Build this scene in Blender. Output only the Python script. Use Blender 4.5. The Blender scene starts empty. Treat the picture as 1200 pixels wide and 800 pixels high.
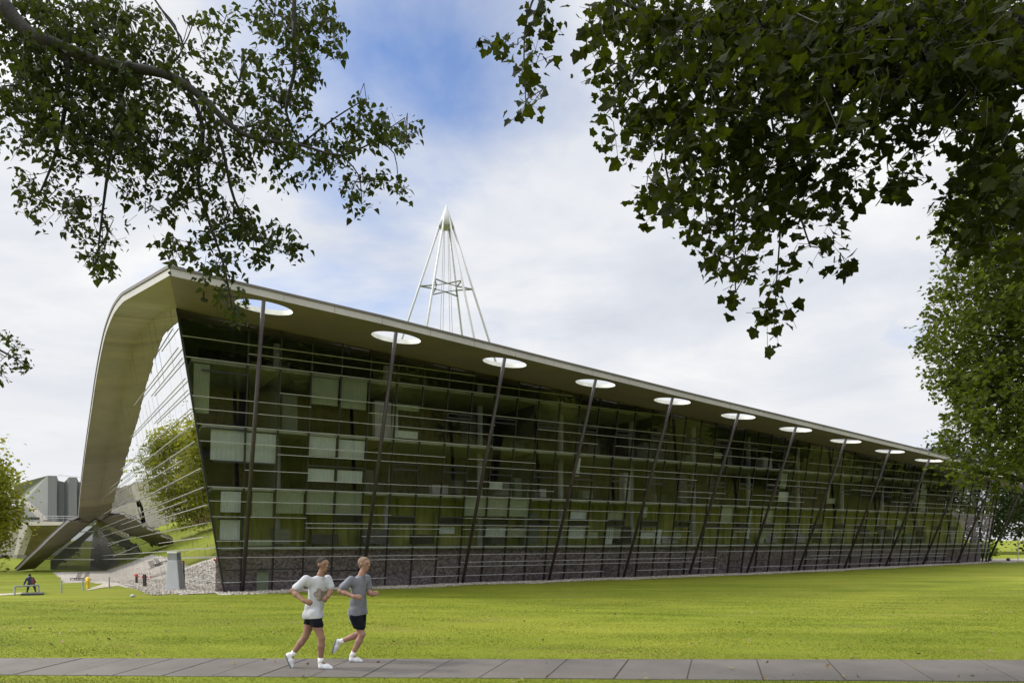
import bpy, bmesh, math, random
import numpy as np
from mathutils import Vector, Matrix
R = math.radians
random.seed(7)
rng = np.random.default_rng(11)
scene = bpy.context.scene
COL = scene.collection

# ------------------------------------------------------------------ camera
F, CX, YH = 835.0, 600.0, 632.0            # focal length and horizon in units of a 1200x800 frame
cam_d = bpy.data.cameras.new("camera")
cam = bpy.data.objects.new("camera", cam_d)
COL.objects.link(cam)
cam.location = (0, 0, 0)
cam.rotation_euler = (R(90), 0, 0)
cam_d.sensor_width = 36
cam_d.lens = F / 1200 * 36
cam_d.shift_y = (YH - 400) / 1200
cam_d.clip_start = 0.1
cam_d.clip_end = 6000
scene.camera = cam

# ------------------------------------------------------------------ light
SUN_EL, SUN_AZ = R(38), R(-82)             # azimuth measured from +Y towards +X : sun to the left
sun_vec = Vector((math.sin(SUN_AZ) * math.cos(SUN_EL), math.cos(SUN_AZ) * math.cos(SUN_EL), math.sin(SUN_EL)))
sl = bpy.data.lights.new("sun", 'SUN')
sl.energy = 3.0
sl.angle = R(6)
sl.color = (1.0, 0.94, 0.84)
so = bpy.data.objects.new("sun", sl)
COL.objects.link(so)
so.rotation_euler = sun_vec.to_track_quat('Z', 'Y').to_euler()

world = bpy.data.worlds.new("World")
scene.world = world
world.use_nodes = True
nt = world.node_tree
nt.nodes.clear()


def nd(t, typ, **kw):
    n = t.nodes.new(typ)
    for k, v in kw.items():
        if k in n.inputs and not hasattr(type(n), k):
            n.inputs[k].default_value = v
        elif hasattr(n, k):
            setattr(n, k, v)
        else:
            n.inputs[k].default_value = v
    return n


def ramp(t, fac, stops, interp='LINEAR'):
    n = t.nodes.new('ShaderNodeValToRGB')
    cr = n.color_ramp
    cr.interpolation = interp
    while len(cr.elements) < len(stops):
        cr.elements.new(0.5)
    for e, (p, c) in zip(cr.elements, stops):
        e.position = p
        e.color = (*c, 1) if len(c) == 3 else c
    if fac is not None:
        t.links.new(fac, n.inputs[0])
    return n.outputs[0]


def mixc(t, fac, a, b, typ='MIX'):
    n = t.nodes.new('ShaderNodeMix')
    n.data_type = 'RGBA'
    n.blend_type = typ
    for s, v in ((n.inputs[0], fac), (n.inputs[6], a), (n.inputs[7], b)):
        if hasattr(v, 'is_linked') or isinstance(v, bpy.types.NodeSocket):
            t.links.new(v, s)
        else:
            s.default_value = v if not isinstance(v, tuple) else ((*v, 1) if len(v) == 3 else v)
    return n.outputs[2]


def mth(t, op, a, b=0.0, clamp=False):
    n = t.nodes.new('ShaderNodeMath')
    n.operation = op
    n.use_clamp = clamp
    for s, v in ((n.inputs[0], a), (n.inputs[1], b)):
        if isinstance(v, bpy.types.NodeSocket):
            t.links.new(v, s)
        else:
            s.default_value = v
    return n.outputs[0]


def noise(t, vec, scale, detail=4, rough=0.55, dist=0.0, dims='3D'):
    n = t.nodes.new('ShaderNodeTexNoise')
    n.noise_dimensions = dims
    n.inputs['Scale'].default_value = scale
    n.inputs['Detail'].default_value = detail
    n.inputs['Roughness'].default_value = rough
    n.inputs['Distortion'].default_value = dist
    if vec is not None:
        t.links.new(vec, n.inputs['Vector'])
    return n.outputs['Fac']


def mapping(t, vec, scale=(1, 1, 1), loc=(0, 0, 0), rot=(0, 0, 0)):
    n = t.nodes.new('ShaderNodeMapping')
    n.inputs['Scale'].default_value = scale
    n.inputs['Location'].default_value = loc
    n.inputs['Rotation'].default_value = rot
    t.links.new(vec, n.inputs['Vector'])
    return n.outputs[0]


# sky: NISHITA blue behind a broken bright cloud layer
sky = nt.nodes.new('ShaderNodeTexSky')
sky.sky_type = 'NISHITA'
sky.sun_disc = False
sky.sun_elevation = SUN_EL
sky.sun_rotation = SUN_AZ
sky.air_density = 1.0
sky.dust_density = 0.1
geo = nt.nodes.new('ShaderNodeTexCoord')
dirv = geo.outputs['Generated']
sepd = nt.nodes.new('ShaderNodeSeparateXYZ')
nt.links.new(dirv, sepd.inputs[0])
zc = mth(nt, 'ADD', mth(nt, 'MAXIMUM', sepd.outputs['Z'], 0.0), 0.16)
cv = nt.nodes.new('ShaderNodeCombineXYZ')
nt.links.new(mth(nt, 'DIVIDE', sepd.outputs['X'], zc), cv.inputs[0])
nt.links.new(mth(nt, 'DIVIDE', sepd.outputs['Y'], zc), cv.inputs[1])
cvec = mapping(nt, cv.outputs[0], scale=(1, 1, 1), loc=(3.1, 1.75, 0))
cov = noise(nt, cvec, 0.95, 7, 0.56, 0.25)
# clear gap towards the upper middle of the view (the blue break in the clouds)
gapn = nt.nodes.new('ShaderNodeVectorMath'); gapn.operation = 'DISTANCE'
nt.links.new(dirv, gapn.inputs[0]); gapn.inputs[1].default_value = Vector((-0.115, 0.802, 0.60)).normalized()
gapf = ramp(nt, gapn.outputs['Value'], [(0.05, (1, 1, 1)), (0.27, (0, 0, 0))])
covg = mth(nt, 'SUBTRACT', cov, mth(nt, 'MULTIPLY', gapf, 0.33))
cmask = ramp(nt, covg, [(0.17, (0, 0, 0)), (0.40, (1, 1, 1))])
horiz = ramp(nt, sepd.outputs['Z'], [(0.02, (1, 1, 1)), (0.30, (0, 0, 0))])
cmask = mth(nt, 'MAXIMUM', cmask, horiz)
shade = noise(nt, mapping(nt, cvec, loc=(5, 2, 0)), 1.5, 6, 0.55, 0.2)
ccol = ramp(nt, shade, [(0.30, (0.655, 0.695, 0.78)), (0.46, (0.775, 0.805, 0.865)), (0.62, (0.95, 0.955, 0.96))])
ccol = mixc(nt, horiz, ccol, (0.88, 0.89, 0.905))
# cloud is brighter on the sun's side and overhead
sdn = nt.nodes.new('ShaderNodeVectorMath'); sdn.operation = 'DOT_PRODUCT'
nt.links.new(dirv, sdn.inputs[0]); sdn.inputs[1].default_value = sun_vec
sunside = ramp(nt, sdn.outputs['Value'], [(0.74, (0, 0, 0)), (0.97, (1, 1, 1))])
backs = ramp(nt, mth(nt, 'MULTIPLY', sepd.outputs['Y'], -1.0), [(0.0, (0, 0, 0)), (0.45, (1, 1, 1))])  # extra sky brightness behind the viewer, added to light the glass front and soffit
zen = ramp(nt, sepd.outputs['Z'], [(0.60, (0, 0, 0)), (0.95, (1, 1, 1))])
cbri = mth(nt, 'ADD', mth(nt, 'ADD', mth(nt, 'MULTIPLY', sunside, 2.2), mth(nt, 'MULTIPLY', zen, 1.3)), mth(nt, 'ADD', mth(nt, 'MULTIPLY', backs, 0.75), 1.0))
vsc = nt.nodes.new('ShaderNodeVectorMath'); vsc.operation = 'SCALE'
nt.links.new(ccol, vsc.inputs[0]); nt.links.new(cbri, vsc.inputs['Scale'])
bg_sky = nt.nodes.new('ShaderNodeBackground'); bg_sky.inputs['Strength'].default_value = 0.15
nt.links.new(mixc(nt, 1.0, sky.outputs[0], (0.93, 1.03, 1.27), 'MULTIPLY'), bg_sky.inputs['Color'])
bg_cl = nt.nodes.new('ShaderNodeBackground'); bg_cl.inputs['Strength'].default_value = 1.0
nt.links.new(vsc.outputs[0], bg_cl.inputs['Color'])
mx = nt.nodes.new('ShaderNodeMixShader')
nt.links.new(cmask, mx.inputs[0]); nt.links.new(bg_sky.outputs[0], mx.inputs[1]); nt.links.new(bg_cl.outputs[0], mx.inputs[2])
wo = nt.nodes.new('ShaderNodeOutputWorld')
nt.links.new(mx.outputs[0], wo.inputs['Surface'])

vs = scene.view_settings
scene.display_settings.display_device = 'sRGB'
vs.view_transform = 'Standard'
vs.look = 'None'
vs.exposure = 0.0
vs.gamma = 1.0
vs.use_curve_mapping = False
scene.cycles.use_denoising = True
scene.cycles.max_bounces = 8
scene.cycles.transparent_max_bounces = 16
scene.cycles.diffuse_bounces = 3
scene.cycles.glossy_bounces = 4
scene.cycles.caustics_reflective = False
scene.cycles.caustics_refractive = False
scene.cycles.sample_clamp_indirect = 6

# ------------------------------------------------------------------ geometry helpers
def V(*a):
    return np.array(a, float)


def ray(px, py):
    return np.array([(px - CX) / F, 1.0, (YH - py) / F])


def at(px, py, d):
    return ray(px, py) * d


class MB:
    def __init__(self):
        self.v = []
        self.f = []

    def add(self, verts, faces):
        o = len(self.v)
        self.v.extend([tuple(map(float, p)) for p in verts])
        self.f.extend([tuple(i + o for i in q) for q in faces])

    def quad(self, a, b, c, d):
        self.add([a, b, c, d], [(0, 1, 2, 3)])

    def hexa(self, p):  # 8 corners: bottom 0-3, top 4-7
        self.add(p, [(3, 2, 1, 0), (4, 5, 6, 7), (0, 1, 5, 4), (1, 2, 6, 5), (2, 3, 7, 6), (3, 0, 4, 7)])

    def box(self, c, sx, sy, sz, ax=None, ay=None, az=None):
        ax = V(1, 0, 0) if ax is None else ax
        ay = V(0, 1, 0) if ay is None else ay
        az = V(0, 0, 1) if az is None else az
        c = np.array(c, float)
        P = []
        for k in (-1, 1):
            for i, j in ((-1, -1), (1, -1), (1, 1), (-1, 1)):
                P.append(c + ax * i * sx / 2 + ay * j * sy / 2 + az * k * sz / 2)
        self.hexa(P)

    def bar(self, p, q, w, h, up=None):
        p = np.array(p, float); q = np.array(q, float)
        d = q - p; L = np.linalg.norm(d); d = d / L
        up = V(0, 0, 1) if up is None else np.array(up, float)
        if abs(d @ up) > 0.99 * np.linalg.norm(up):
            up = V(0, 1, 0)
        s = np.cross(d, up); s /= np.linalg.norm(s)
        t = np.cross(s, d)
        self.box((p + q) / 2, L, w, h, d, s, t)

    def tube(self, pts, rad, n=8, cap=True):
        pts = [np.array(p, float) for p in pts]
        if np.isscalar(rad):
            rad = [rad] * len(pts)
        vs_, fs_ = [], []
        ref = V(0.31, 0.17, 0.93)
        for i, p in enumerate(pts):
            d = pts[min(i + 1, len(pts) - 1)] - pts[max(i - 1, 0)]
            d = d / (np.linalg.norm(d) + 1e-9)
            s = np.cross(d, ref)
            if np.linalg.norm(s) < 0.05:
                s = np.cross(d, V(1, 0, 0))
            s /= np.linalg.norm(s)
            t = np.cross(d, s)
            for k in range(n):
                a = 2 * math.pi * k / n
                vs_.append(p + (s * math.cos(a) + t * math.sin(a)) * rad[i])
        for i in range(len(pts) - 1):
            for k in range(n):
                fs_.append((i * n + k, i * n + (k + 1) % n, (i + 1) * n + (k + 1) % n, (i + 1) * n + k))
        if cap:
            fs_.append(tuple(range(n - 1, -1, -1)))
            fs_.append(tuple((len(pts) - 1) * n + k for k in range(n)))
        self.add(vs_, fs_)

    def lathe(self, c, prof, n=20):
        c = np.array(c, float)
        vs_, fs_ = [], []
        for r_, z in prof:
            for k in range(n):
                a = 2 * math.pi * k / n
                vs_.append(c + V(math.cos(a) * r_, math.sin(a) * r_, z))
        for i in range(len(prof) - 1):
            for k in range(n):
                fs_.append((i * n + k, i * n + (k + 1) % n, (i + 1) * n + (k + 1) % n, (i + 1) * n + k))
        fs_.append(tuple(range(n - 1, -1, -1)))
        fs_.append(tuple((len(prof) - 1) * n + k for k in range(n)))
        self.add(vs_, fs_)

    def prism(self, poly, d):  # poly: list of 3d points (planar), extruded along vector d
        n = len(poly)
        a = [np.array(p, float) for p in poly]
        b = [p + d for p in a]
        self.add(a + b, [tuple(range(n - 1, -1, -1)), tuple(range(n, 2 * n))] +
                 [(i, (i + 1) % n, n + (i + 1) % n, n + i) for i in range(n)])

    def build(self, name, mat, parent=None, smooth=False):
        return meshobj(name, np.array(self.v).reshape(-1, 3), self.f, mat, parent, smooth)


def meshobj(name, verts, faces, mat, parent=None, smooth=False):
    me = bpy.data.meshes.new(name)
    me.from_pydata([tuple(map(float, v)) for v in verts], [], [tuple(map(int, f)) for f in faces])
    me.update()
    bm = bmesh.new(); bm.from_mesh(me)
    bmesh.ops.recalc_face_normals(bm, faces=bm.faces[:])
    bm.to_mesh(me); bm.free()
    if mat is not None:
        me.materials.append(mat)
    if smooth:
        me.polygons.foreach_set('use_smooth', [True] * len(me.polygons))
    o = bpy.data.objects.new(name, me)
    COL.objects.link(o)
    if parent is not None:
        o.parent = parent
        o.matrix_parent_inverse = Matrix.Translation(-Vector(parent.location))
    return o


def fastmesh(name, verts, nper, mat, parent=None):
    """many separate polygons with nper vertices each, from one (N*nper,3) array"""
    me = bpy.data.meshes.new(name)
    nv = len(verts); nf = nv // nper
    me.vertices.add(nv); me.loops.add(nv); me.polygons.add(nf)
    me.vertices.foreach_set('co', np.ascontiguousarray(verts, dtype=np.float32).ravel())
    me.loops.foreach_set('vertex_index', np.arange(nv, dtype=np.int32))
    me.polygons.foreach_set('loop_start', np.arange(0, nv, nper, dtype=np.int32))
    me.update(calc_edges=True)
    me.materials.append(mat)
    o = bpy.data.objects.new(name, me)
    COL.objects.link(o)
    if parent is not None:
        o.parent = parent
        o.matrix_parent_inverse = Matrix.Translation(-Vector(parent.location))
    return o


def thing(name, label, cat, loc, group=None):
    o = bpy.data.objects.new(name, None)
    COL.objects.link(o)
    o.location = tuple(map(float, loc))
    o.empty_display_size = 0.3
    return tag(o, label, cat, group)


def tag(o, label, cat, group=None):
    o['label'] = label
    o['category'] = cat
    if group:
        o['group'] = group
    return o


def kind(o, k):
    o['kind'] = k
    return o


def copy_thing(src, loc, label, group=None, rotz=0.0, scale=1.0):
    c = src.copy(); COL.objects.link(c)
    c.location = tuple(map(float, loc)); c.rotation_euler = (0, 0, rotz); c.scale = (scale,) * 3
    c['label'] = label
    if group:
        c['group'] = group
    for ch in src.children:
        d = ch.copy(); COL.objects.link(d); d.parent = c; d.matrix_parent_inverse = ch.matrix_parent_inverse.copy()
        for g in ch.children:
            h = g.copy(); COL.objects.link(h); h.parent = d; h.matrix_parent_inverse = g.matrix_parent_inverse.copy()
    return c


# ------------------------------------------------------------------ materials
def newmat(name):
    m = bpy.data.materials.new(name)
    m.use_nodes = True
    t = m.node_tree
    t.nodes.clear()
    out = t.nodes.new('ShaderNodeOutputMaterial')
    return m, t, out


def pmat(name, col, rough=0.6, metal=0.0, var=0.15, scale=3.0, bump=0.0, bscale=40.0, spec=0.5, stretch=(1, 1, 1)):
    m, t, out = newmat(name)
    b = t.nodes.new('ShaderNodeBsdfPrincipled')
    b.inputs['Roughness'].default_value = rough
    b.inputs['Metallic'].default_value = metal
    b.inputs['Specular IOR Level'].default_value = spec
    tc = t.nodes.new('ShaderNodeTexCoord')
    vec = mapping(t, tc.outputs['Object'], scale=stretch)
    n = noise(t, vec, scale, 5, 0.6)
    lo = tuple(c * (1 - var) for c in col); hi = tuple(min(1, c * (1 + var)) for c in col)
    t.links.new(ramp(t, n, [(0.3, lo), (0.7, hi)]), b.inputs['Base Color'])
    if bump:
        bp = t.nodes.new('ShaderNodeBump')
        bp.inputs['Strength'].default_value = bump
        bp.inputs['Distance'].default_value = 0.02
        t.links.new(noise(t, tc.outputs['Object'], bscale, 4, 0.6), bp.inputs['Height'])
        t.links.new(bp.outputs[0], b.inputs['Normal'])
    t.links.new(b.outputs[0], out.inputs[0])
    return m


def leafmat(name, dark, light, trans=0.35, scale=0.6, yellow=None):
    m, t, out = newmat(name)
    tc = t.nodes.new('ShaderNodeTexCoord')
    n1 = noise(t, tc.outputs['Object'], scale, 3, 0.6)
    n2 = noise(t, tc.outputs['Object'], 7.0, 2, 0.6)
    c = ramp(t, mth(t, 'ADD', mth(t, 'MULTIPLY', n1, 0.5), mth(t, 'MULTIPLY', n2, 0.5)), [(0.36, dark), (0.62, light)])
    if yellow:
        c = mixc(t, ramp(t, noise(t, tc.outputs['Object'], 11.0, 1, 0.5), [(0.66, (0, 0, 0)), (0.74, (1, 1, 1))]), c, yellow)
    b = t.nodes.new('ShaderNodeBsdfPrincipled')
    b.inputs['Roughness'].default_value = 0.6
    b.inputs['Specular IOR Level'].default_value = 0.12
    t.links.new(c, b.inputs['Base Color'])
    tr = t.nodes.new('ShaderNodeBsdfTranslucent')
    t.links.new(mixc(t, 1.0, c, (1.5, 1.5, 0.55, 1), 'MULTIPLY'), tr.inputs['Color'])
    ms = t.nodes.new('ShaderNodeMixShader'); ms.inputs[0].default_value = trans
    t.links.new(b.outputs[0], ms.inputs[1]); t.links.new(tr.outputs[0], ms.inputs[2])
    t.links.new(ms.outputs[0], out.inputs[0])
    return m


def glassmat(name, tint, boost, base, rough=0.0, gcol=(1, 1, 1)):
    """thin sheet: tinted see-through plus Fresnel mirror"""
    m, t, out = newmat(name)
    tr = t.nodes.new('ShaderNodeBsdfTransparent'); tr.inputs[0].default_value = (*tint, 1)
    gl = t.nodes.new('ShaderNodeBsdfGlossy'); gl.inputs['Roughness'].default_value = rough
    gl.inputs['Color'].default_value = (*gcol, 1)
    ge = t.nodes.new('ShaderNodeNewGeometry')
    dt = t.nodes.new('ShaderNodeVectorMath'); dt.operation = 'DOT_PRODUCT'
    t.links.new(ge.outputs['Incoming'], dt.inputs[0]); t.links.new(ge.outputs['Normal'], dt.inputs[1])
    sch = mth(t, 'POWER', mth(t, 'SUBTRACT', 1.0, mth(t, 'ABSOLUTE', dt.outputs['Value'])), 5.0)
    f = mth(t, 'ADD', mth(t, 'MULTIPLY', mth(t, 'ADD', mth(t, 'MULTIPLY', sch, 0.96), 0.04), boost), base, True)
    ms = t.nodes.new('ShaderNodeMixShader')
    t.links.new(f, ms.inputs[0]); t.links.new(tr.outputs[0], ms.inputs[1]); t.links.new(gl.outputs[0], ms.inputs[2])
    t.links.new(ms.outputs[0], out.inputs[0])
    return m


M = {}
M['glass'] = glassmat('clear_tinted_glass', (0.68, 0.68, 0.715), 0.95, 0.0, gcol=(0.90, 0.88, 1.0))
M['glass_flap'] = glassmat('flap_glass', (0.5, 0.53, 0.5), 1.2, 0.10)
M['glass_end'] = glassmat('reflective_glass', (0.30, 0.33, 0.31), 1.3, 0.52)
M['black_metal'] = pmat('black_metal', (0.012, 0.012, 0.012), 0.45)
M['louver'] = pmat('aluminium_louvre', (0.40, 0.40, 0.385), 0.45, 0.2, 0.1)
M['column'] = pmat('brown_steel', (0.035, 0.026, 0.025), 0.5, 0.0, 0.2)
M['slab_edge'] = pmat('slab_edge_paint', (0.34, 0.37, 0.27), 0.6)
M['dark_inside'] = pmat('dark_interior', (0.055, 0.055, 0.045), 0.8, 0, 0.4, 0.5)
M['steel_white'] = pmat('white_steel', (0.46, 0.46, 0.46), 0.4, 0, 0.06)
M['steel_grey'] = pmat('grey_steel', (0.22, 0.23, 0.22), 0.5)
M['cable'] = pmat('cable_steel', (0.42, 0.43, 0.43), 0.4)
M['wood'] = None
M['galv'] = pmat('galvanised_steel', (0.35, 0.36, 0.36), 0.45, 0.3)
M['yellow'] = pmat('yellow_paint', (0.75, 0.48, 0.03), 0.45)
M['red'] = pmat('red_paint', (0.55, 0.06, 0.05), 0.5)
M['white'] = pmat('white_paint', (0.78, 0.77, 0.74), 0.5)
M['pillar'] = pmat('pale_grey_cladding', (0.40, 0.41, 0.42), 0.5, 0, 0.06)
M['dark_grey'] = pmat('dark_grey_metal', (0.03, 0.031, 0.034), 0.5)
M['concrete'] = pmat('aula_concrete', (0.36, 0.33, 0.29), 0.85, 0, 0.18, 0.5, 0.3, 6, stretch=(1, 1, 0.25))
M['concrete_pale'] = pmat('pale_concrete', (0.55, 0.50, 0.44), 0.85, 0, 0.12, 0.6)
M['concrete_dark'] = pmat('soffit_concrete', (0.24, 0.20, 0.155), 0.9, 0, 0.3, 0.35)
M['bark'] = pmat('grey_bark', (0.020, 0.017, 0.014), 0.9, 0, 0.35, 8, 0.8, 30, stretch=(1, 1, 0.3))
M['leaf_small'] = leafmat('poplar_leaf', (0.016, 0.024, 0.007), (0.044, 0.058, 0.016), 0.36)
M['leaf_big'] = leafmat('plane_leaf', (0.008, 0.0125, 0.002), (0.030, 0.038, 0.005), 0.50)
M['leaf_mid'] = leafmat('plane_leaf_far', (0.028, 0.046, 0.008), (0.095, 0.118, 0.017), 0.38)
M['leaf_light'] = leafmat('robinia_leaf', (0.13, 0.15, 0.018), (0.26, 0.26, 0.035), 0.4, 0.4)
M['leaf_dark'] = leafmat('dark_tree_leaf', (0.016, 0.026, 0.010), (0.040, 0.055, 0.018), 0.2, 0.25)
M['leaf_bush'] = leafmat('bush_leaf', (0.09, 0.15, 0.015), (0.19, 0.26, 0.03), 0.4, 1.0)


def joint_mat(name, col, axis_scale, var=0.12, rough=0.6, dark=0.75):
    """panelled surface: object-space noise plus a brushed streak"""
    m, t, out = newmat(name)
    b = t.nodes.new('ShaderNodeBsdfPrincipled'); b.inputs['Roughness'].default_value = rough
    tc = t.nodes.new('ShaderNodeTexCoord')
    n = noise(t, tc.outputs['Object'], 0.5, 5, 0.6)
    n2 = noise(t, tc.outputs['Object'], 6.0, 3, 0.6)
    lo = tuple(c * (1 - var) for c in col); hi = tuple(c * (1 + var) for c in col)
    c = ramp(t, mth(t, 'ADD', mth(t, 'MULTIPLY', n, 0.7), mth(t, 'MULTIPLY', n2, 0.3)), [(0.35, lo), (0.65, hi)])
    t.links.new(c, b.inputs['Base Color'])
    t.links.new(b.outputs[0], out.inputs[0])
    return m


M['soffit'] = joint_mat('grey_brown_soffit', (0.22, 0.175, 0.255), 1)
M['eave'] = joint_mat('timber_grey_eave', (0.44, 0.38, 0.36), 1, 0.12)
M['eave2'] = joint_mat('timber_grey_eave_dark', (0.37, 0.315, 0.28), 1, 0.14)
M['eave3'] = joint_mat('timber_grey_eave_pale', (0.49, 0.42, 0.37), 1, 0.12)
M['fascia'] = joint_mat('zinc_fascia', (0.34, 0.32, 0.30), 1, 0.10, 0.5)
M['rim'] = joint_mat('roof_rim', (0.10, 0.085, 0.075), 1, 0.10, 0.6)

# lawn
m, t, out = newmat('lawn_grass')
b = t.nodes.new('ShaderNodeBsdfPrincipled'); b.inputs['Roughness'].default_value = 0.85
b.inputs['Specular IOR Level'].default_value = 0.05
tc = t.nodes.new('ShaderNodeTexCoord'); ov = tc.outputs['Object']
big = noise(t, ov, 0.10, 4, 0.6)
mid = noise(t, mapping(t, ov, scale=(0.35, 1.0, 1)), 0.9, 5, 0.65)
fine = noise(t, ov, 14.0, 5, 0.7)
stripe = noise(t, mapping(t, ov, scale=(0.02, 0.75, 0.02), rot=(0, 0, R(-14))), 1.2, 2, 0.5)
g = ramp(t, mth(t, 'ADD', mth(t, 'MULTIPLY', mid, 0.5), mth(t, 'MULTIPLY', fine, 0.5)),
         [(0.30, (0.088, 0.116, 0.013)), (0.50, (0.172, 0.202, 0.022)), (0.70, (0.285, 0.30, 0.042))])
g = mixc(t, ramp(t, big, [(0.40, (0, 0, 0)), (0.66, (1, 1, 1))]), g, (0.245, 0.255, 0.035))
g = mixc(t, mth(t, 'MULTIPLY', ramp(t, stripe, [(0.40, (0, 0, 0)), (0.60, (1, 1, 1))]), 0.3), g, (0.085, 0.125, 0.010))
dry = noise(t, mapping(t, ov, loc=(7, 3, 0), scale=(0.5, 1.3, 1)), 0.42, 6, 0.7)
g = mixc(t, mth(t, 'MULTIPLY', ramp(t, dry, [(0.56, (0, 0, 0)), (0.68, (1, 1, 1))]), 0.6), g, (0.20, 0.165, 0.055))
spk = noise(t, mapping(t, ov, loc=(1, 8, 0), scale=(0.8, 1.4, 1)), 2.2, 6, 0.75)
g = mixc(t, mth(t, 'MULTIPLY', ramp(t, spk, [(0.66, (0, 0, 0)), (0.72, (1, 1, 1))]), 0.45), g, (0.075, 0.065, 0.025))
bandn = noise(t, mapping(t, ov, loc=(0, 2, 0), scale=(0.05, 0.22, 1)), 1.0, 3, 0.5)  # broad bands of soft shade painted into the lawn colour
g = mixc(t, ramp(t, bandn, [(0.35, (0.28, 0.28, 0.28)), (0.6, (0, 0, 0))]), g, (0.075, 0.105, 0.010))
t.links.new(g, b.inputs['Base Color'])
bp = t.nodes.new('ShaderNodeBump'); bp.inputs['Strength'].default_value = 0.45; bp.inputs['Distance'].default_value = 0.04
t.links.new(noise(t, mapping(t, ov, scale=(1, 1, 1)), 9.0, 6, 0.75), bp.inputs['Height']); t.links.new(bp.outputs[0], b.inputs['Normal'])
t.links.new(b.outputs[0], out.inputs[0]); M['lawn'] = m

# grass blades
m, t, out = newmat('grass_blade')
tc = t.nodes.new('ShaderNodeTexCoord')
n1 = noise(t, mapping(t, tc.outputs['Object'], scale=(0.35, 1.0, 1)), 0.9, 5, 0.65)
n2 = noise(t, tc.outputs['Object'], 30, 1, 0.5)
c = ramp(t, mth(t, 'ADD', mth(t, 'MULTIPLY', n1, 0.5), mth(t, 'MULTIPLY', n2, 0.5)), [(0.32, (0.074, 0.102, 0.011)), (0.52, (0.142, 0.174, 0.019)), (0.70, (0.24, 0.26, 0.040))])
b = t.nodes.new('ShaderNodeBsdfPrincipled'); b.inputs['Roughness'].default_value = 0.7; b.inputs['Specular IOR Level'].default_value = 0.08
t.links.new(c, b.inputs['Base Color'])
tr = t.nodes.new('ShaderNodeBsdfTranslucent'); t.links.new(c, tr.inputs['Color'])
ms = t.nodes.new('ShaderNodeMixShader'); ms.inputs[0].default_value = 0.35
t.links.new(b.outputs[0], ms.inputs[1]); t.links.new(tr.outputs[0], ms.inputs[2]); t.links.new(ms.outputs[0], out.inputs[0])
M['blade'] = m

# paving slabs
m, t, out = newmat('paving_concrete')
b = t.nodes.new('ShaderNodeBsdfPrincipled'); b.inputs['Roughness'].default_value = 0.8
tc = t.nodes.new('ShaderNodeTexCoord'); ov = tc.outputs['Object']
a1 = noise(t, ov, 0.8, 5, 0.65); a2 = noise(t, ov, 60, 3, 0.7)
c = ramp(t, mth(t, 'ADD', mth(t, 'MULTIPLY', a1, 0.65), mth(t, 'MULTIPLY', a2, 0.35)), [(0.33, (0.078, 0.067, 0.058)), (0.66, (0.148, 0.130, 0.114))])
st = noise(t, mapping(t, ov, loc=(3, 9, 1)), 2.4, 6, 0.75)
c = mixc(t, mth(t, 'MULTIPLY', ramp(t, st, [(0.60, (0, 0, 0)), (0.70, (1, 1, 1))]), 0.5), c, (0.045, 0.039, 0.035))
t.links.new(c, b.inputs['Base Color'])
bp = t.nodes.new('ShaderNodeBump'); bp.inputs['Strength'].default_value = 0.3; bp.inputs['Distance'].default_value = 0.01
t.links.new(a2, bp.inputs['Height']); t.links.new(bp.outputs[0], b.inputs['Normal'])
t.links.new(b.outputs[0], out.inputs[0]); M['paving'] = m


def gravelmat(name, c0, c1, c2, scale):
    m, t, out = newmat(name)
    b = t.nodes.new('ShaderNodeBsdfPrincipled'); b.inputs['Roughness'].default_value = 0.85
    tc = t.nodes.new('ShaderNodeTexCoord'); ov = tc.outputs['Object']
    vo = t.nodes.new('ShaderNodeTexVoronoi'); vo.inputs['Scale'].default_value = scale
    t.links.new(ov, vo.inputs['Vector'])
    sep = t.nodes.new('ShaderNodeSeparateColor'); t.links.new(vo.outputs['Color'], sep.inputs[0])
    c = ramp(t, sep.outputs[0], [(0.0, c0), (0.5, c1), (1.0, c2)])
    n = noise(t, ov, 0.4, 4, 0.6)
    c = mixc(t, mth(t, 'MULTIPLY', ramp(t, n, [(0.4, (0, 0, 0)), (0.7, (1, 1, 1))]), 0.4), c, c1)
    t.links.new(c, b.inputs['Base Color'])
    bp = t.nodes.new('ShaderNodeBump'); bp.inputs['Strength'].default_value = 1.0; bp.inputs['Distance'].default_value = 0.04
    bp.invert = True
    t.links.new(vo.outputs['Distance'], bp.inputs['Height']); t.links.new(bp.outputs[0], b.inputs['Normal'])
    t.links.new(b.outputs[0], out.inputs[0])
    return m


M['gravel'] = gravelmat('pebble_gravel', (0.19, 0.165, 0.14), (0.36, 0.325, 0.28), (0.56, 0.52, 0.46), 14.0)
M['gravel_path'] = gravelmat('sandy_gravel', (0.40, 0.34, 0.27), (0.50, 0.44, 0.36), (0.60, 0.54, 0.45), 26.0)
M['asphalt'] = pmat('asphalt', (0.055, 0.055, 0.055), 0.9, 0, 0.2, 2)
M['plinth'] = gravelmat('speckled_plinth', (0.13, 0.105, 0.10), (0.25, 0.205, 0.19), (0.40, 0.345, 0.32), 9.0)


# interior walls with vertical bays of colour (curtains, cupboards, book rows)
def curtainmat(name, cols, sx, sz):
    m, t, out = newmat(name)
    b = t.nodes.new('ShaderNodeBsdfPrincipled'); b.inputs['Roughness'].default_value = 0.9
    tc = t.nodes.new('ShaderNodeTexCoord')
    n = noise(t, mapping(t, tc.outputs['Object'], scale=(sx, sx, sz)), 1.0, 4, 0.7)
    k = len(cols)
    t.links.new(ramp(t, n, [(0.28 + 0.44 * i / (k - 1), c) for i, c in enumerate(cols)]), b.inputs['Base Color'])
    t.links.new(b.outputs[0], out.inputs[0])
    return m


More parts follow.
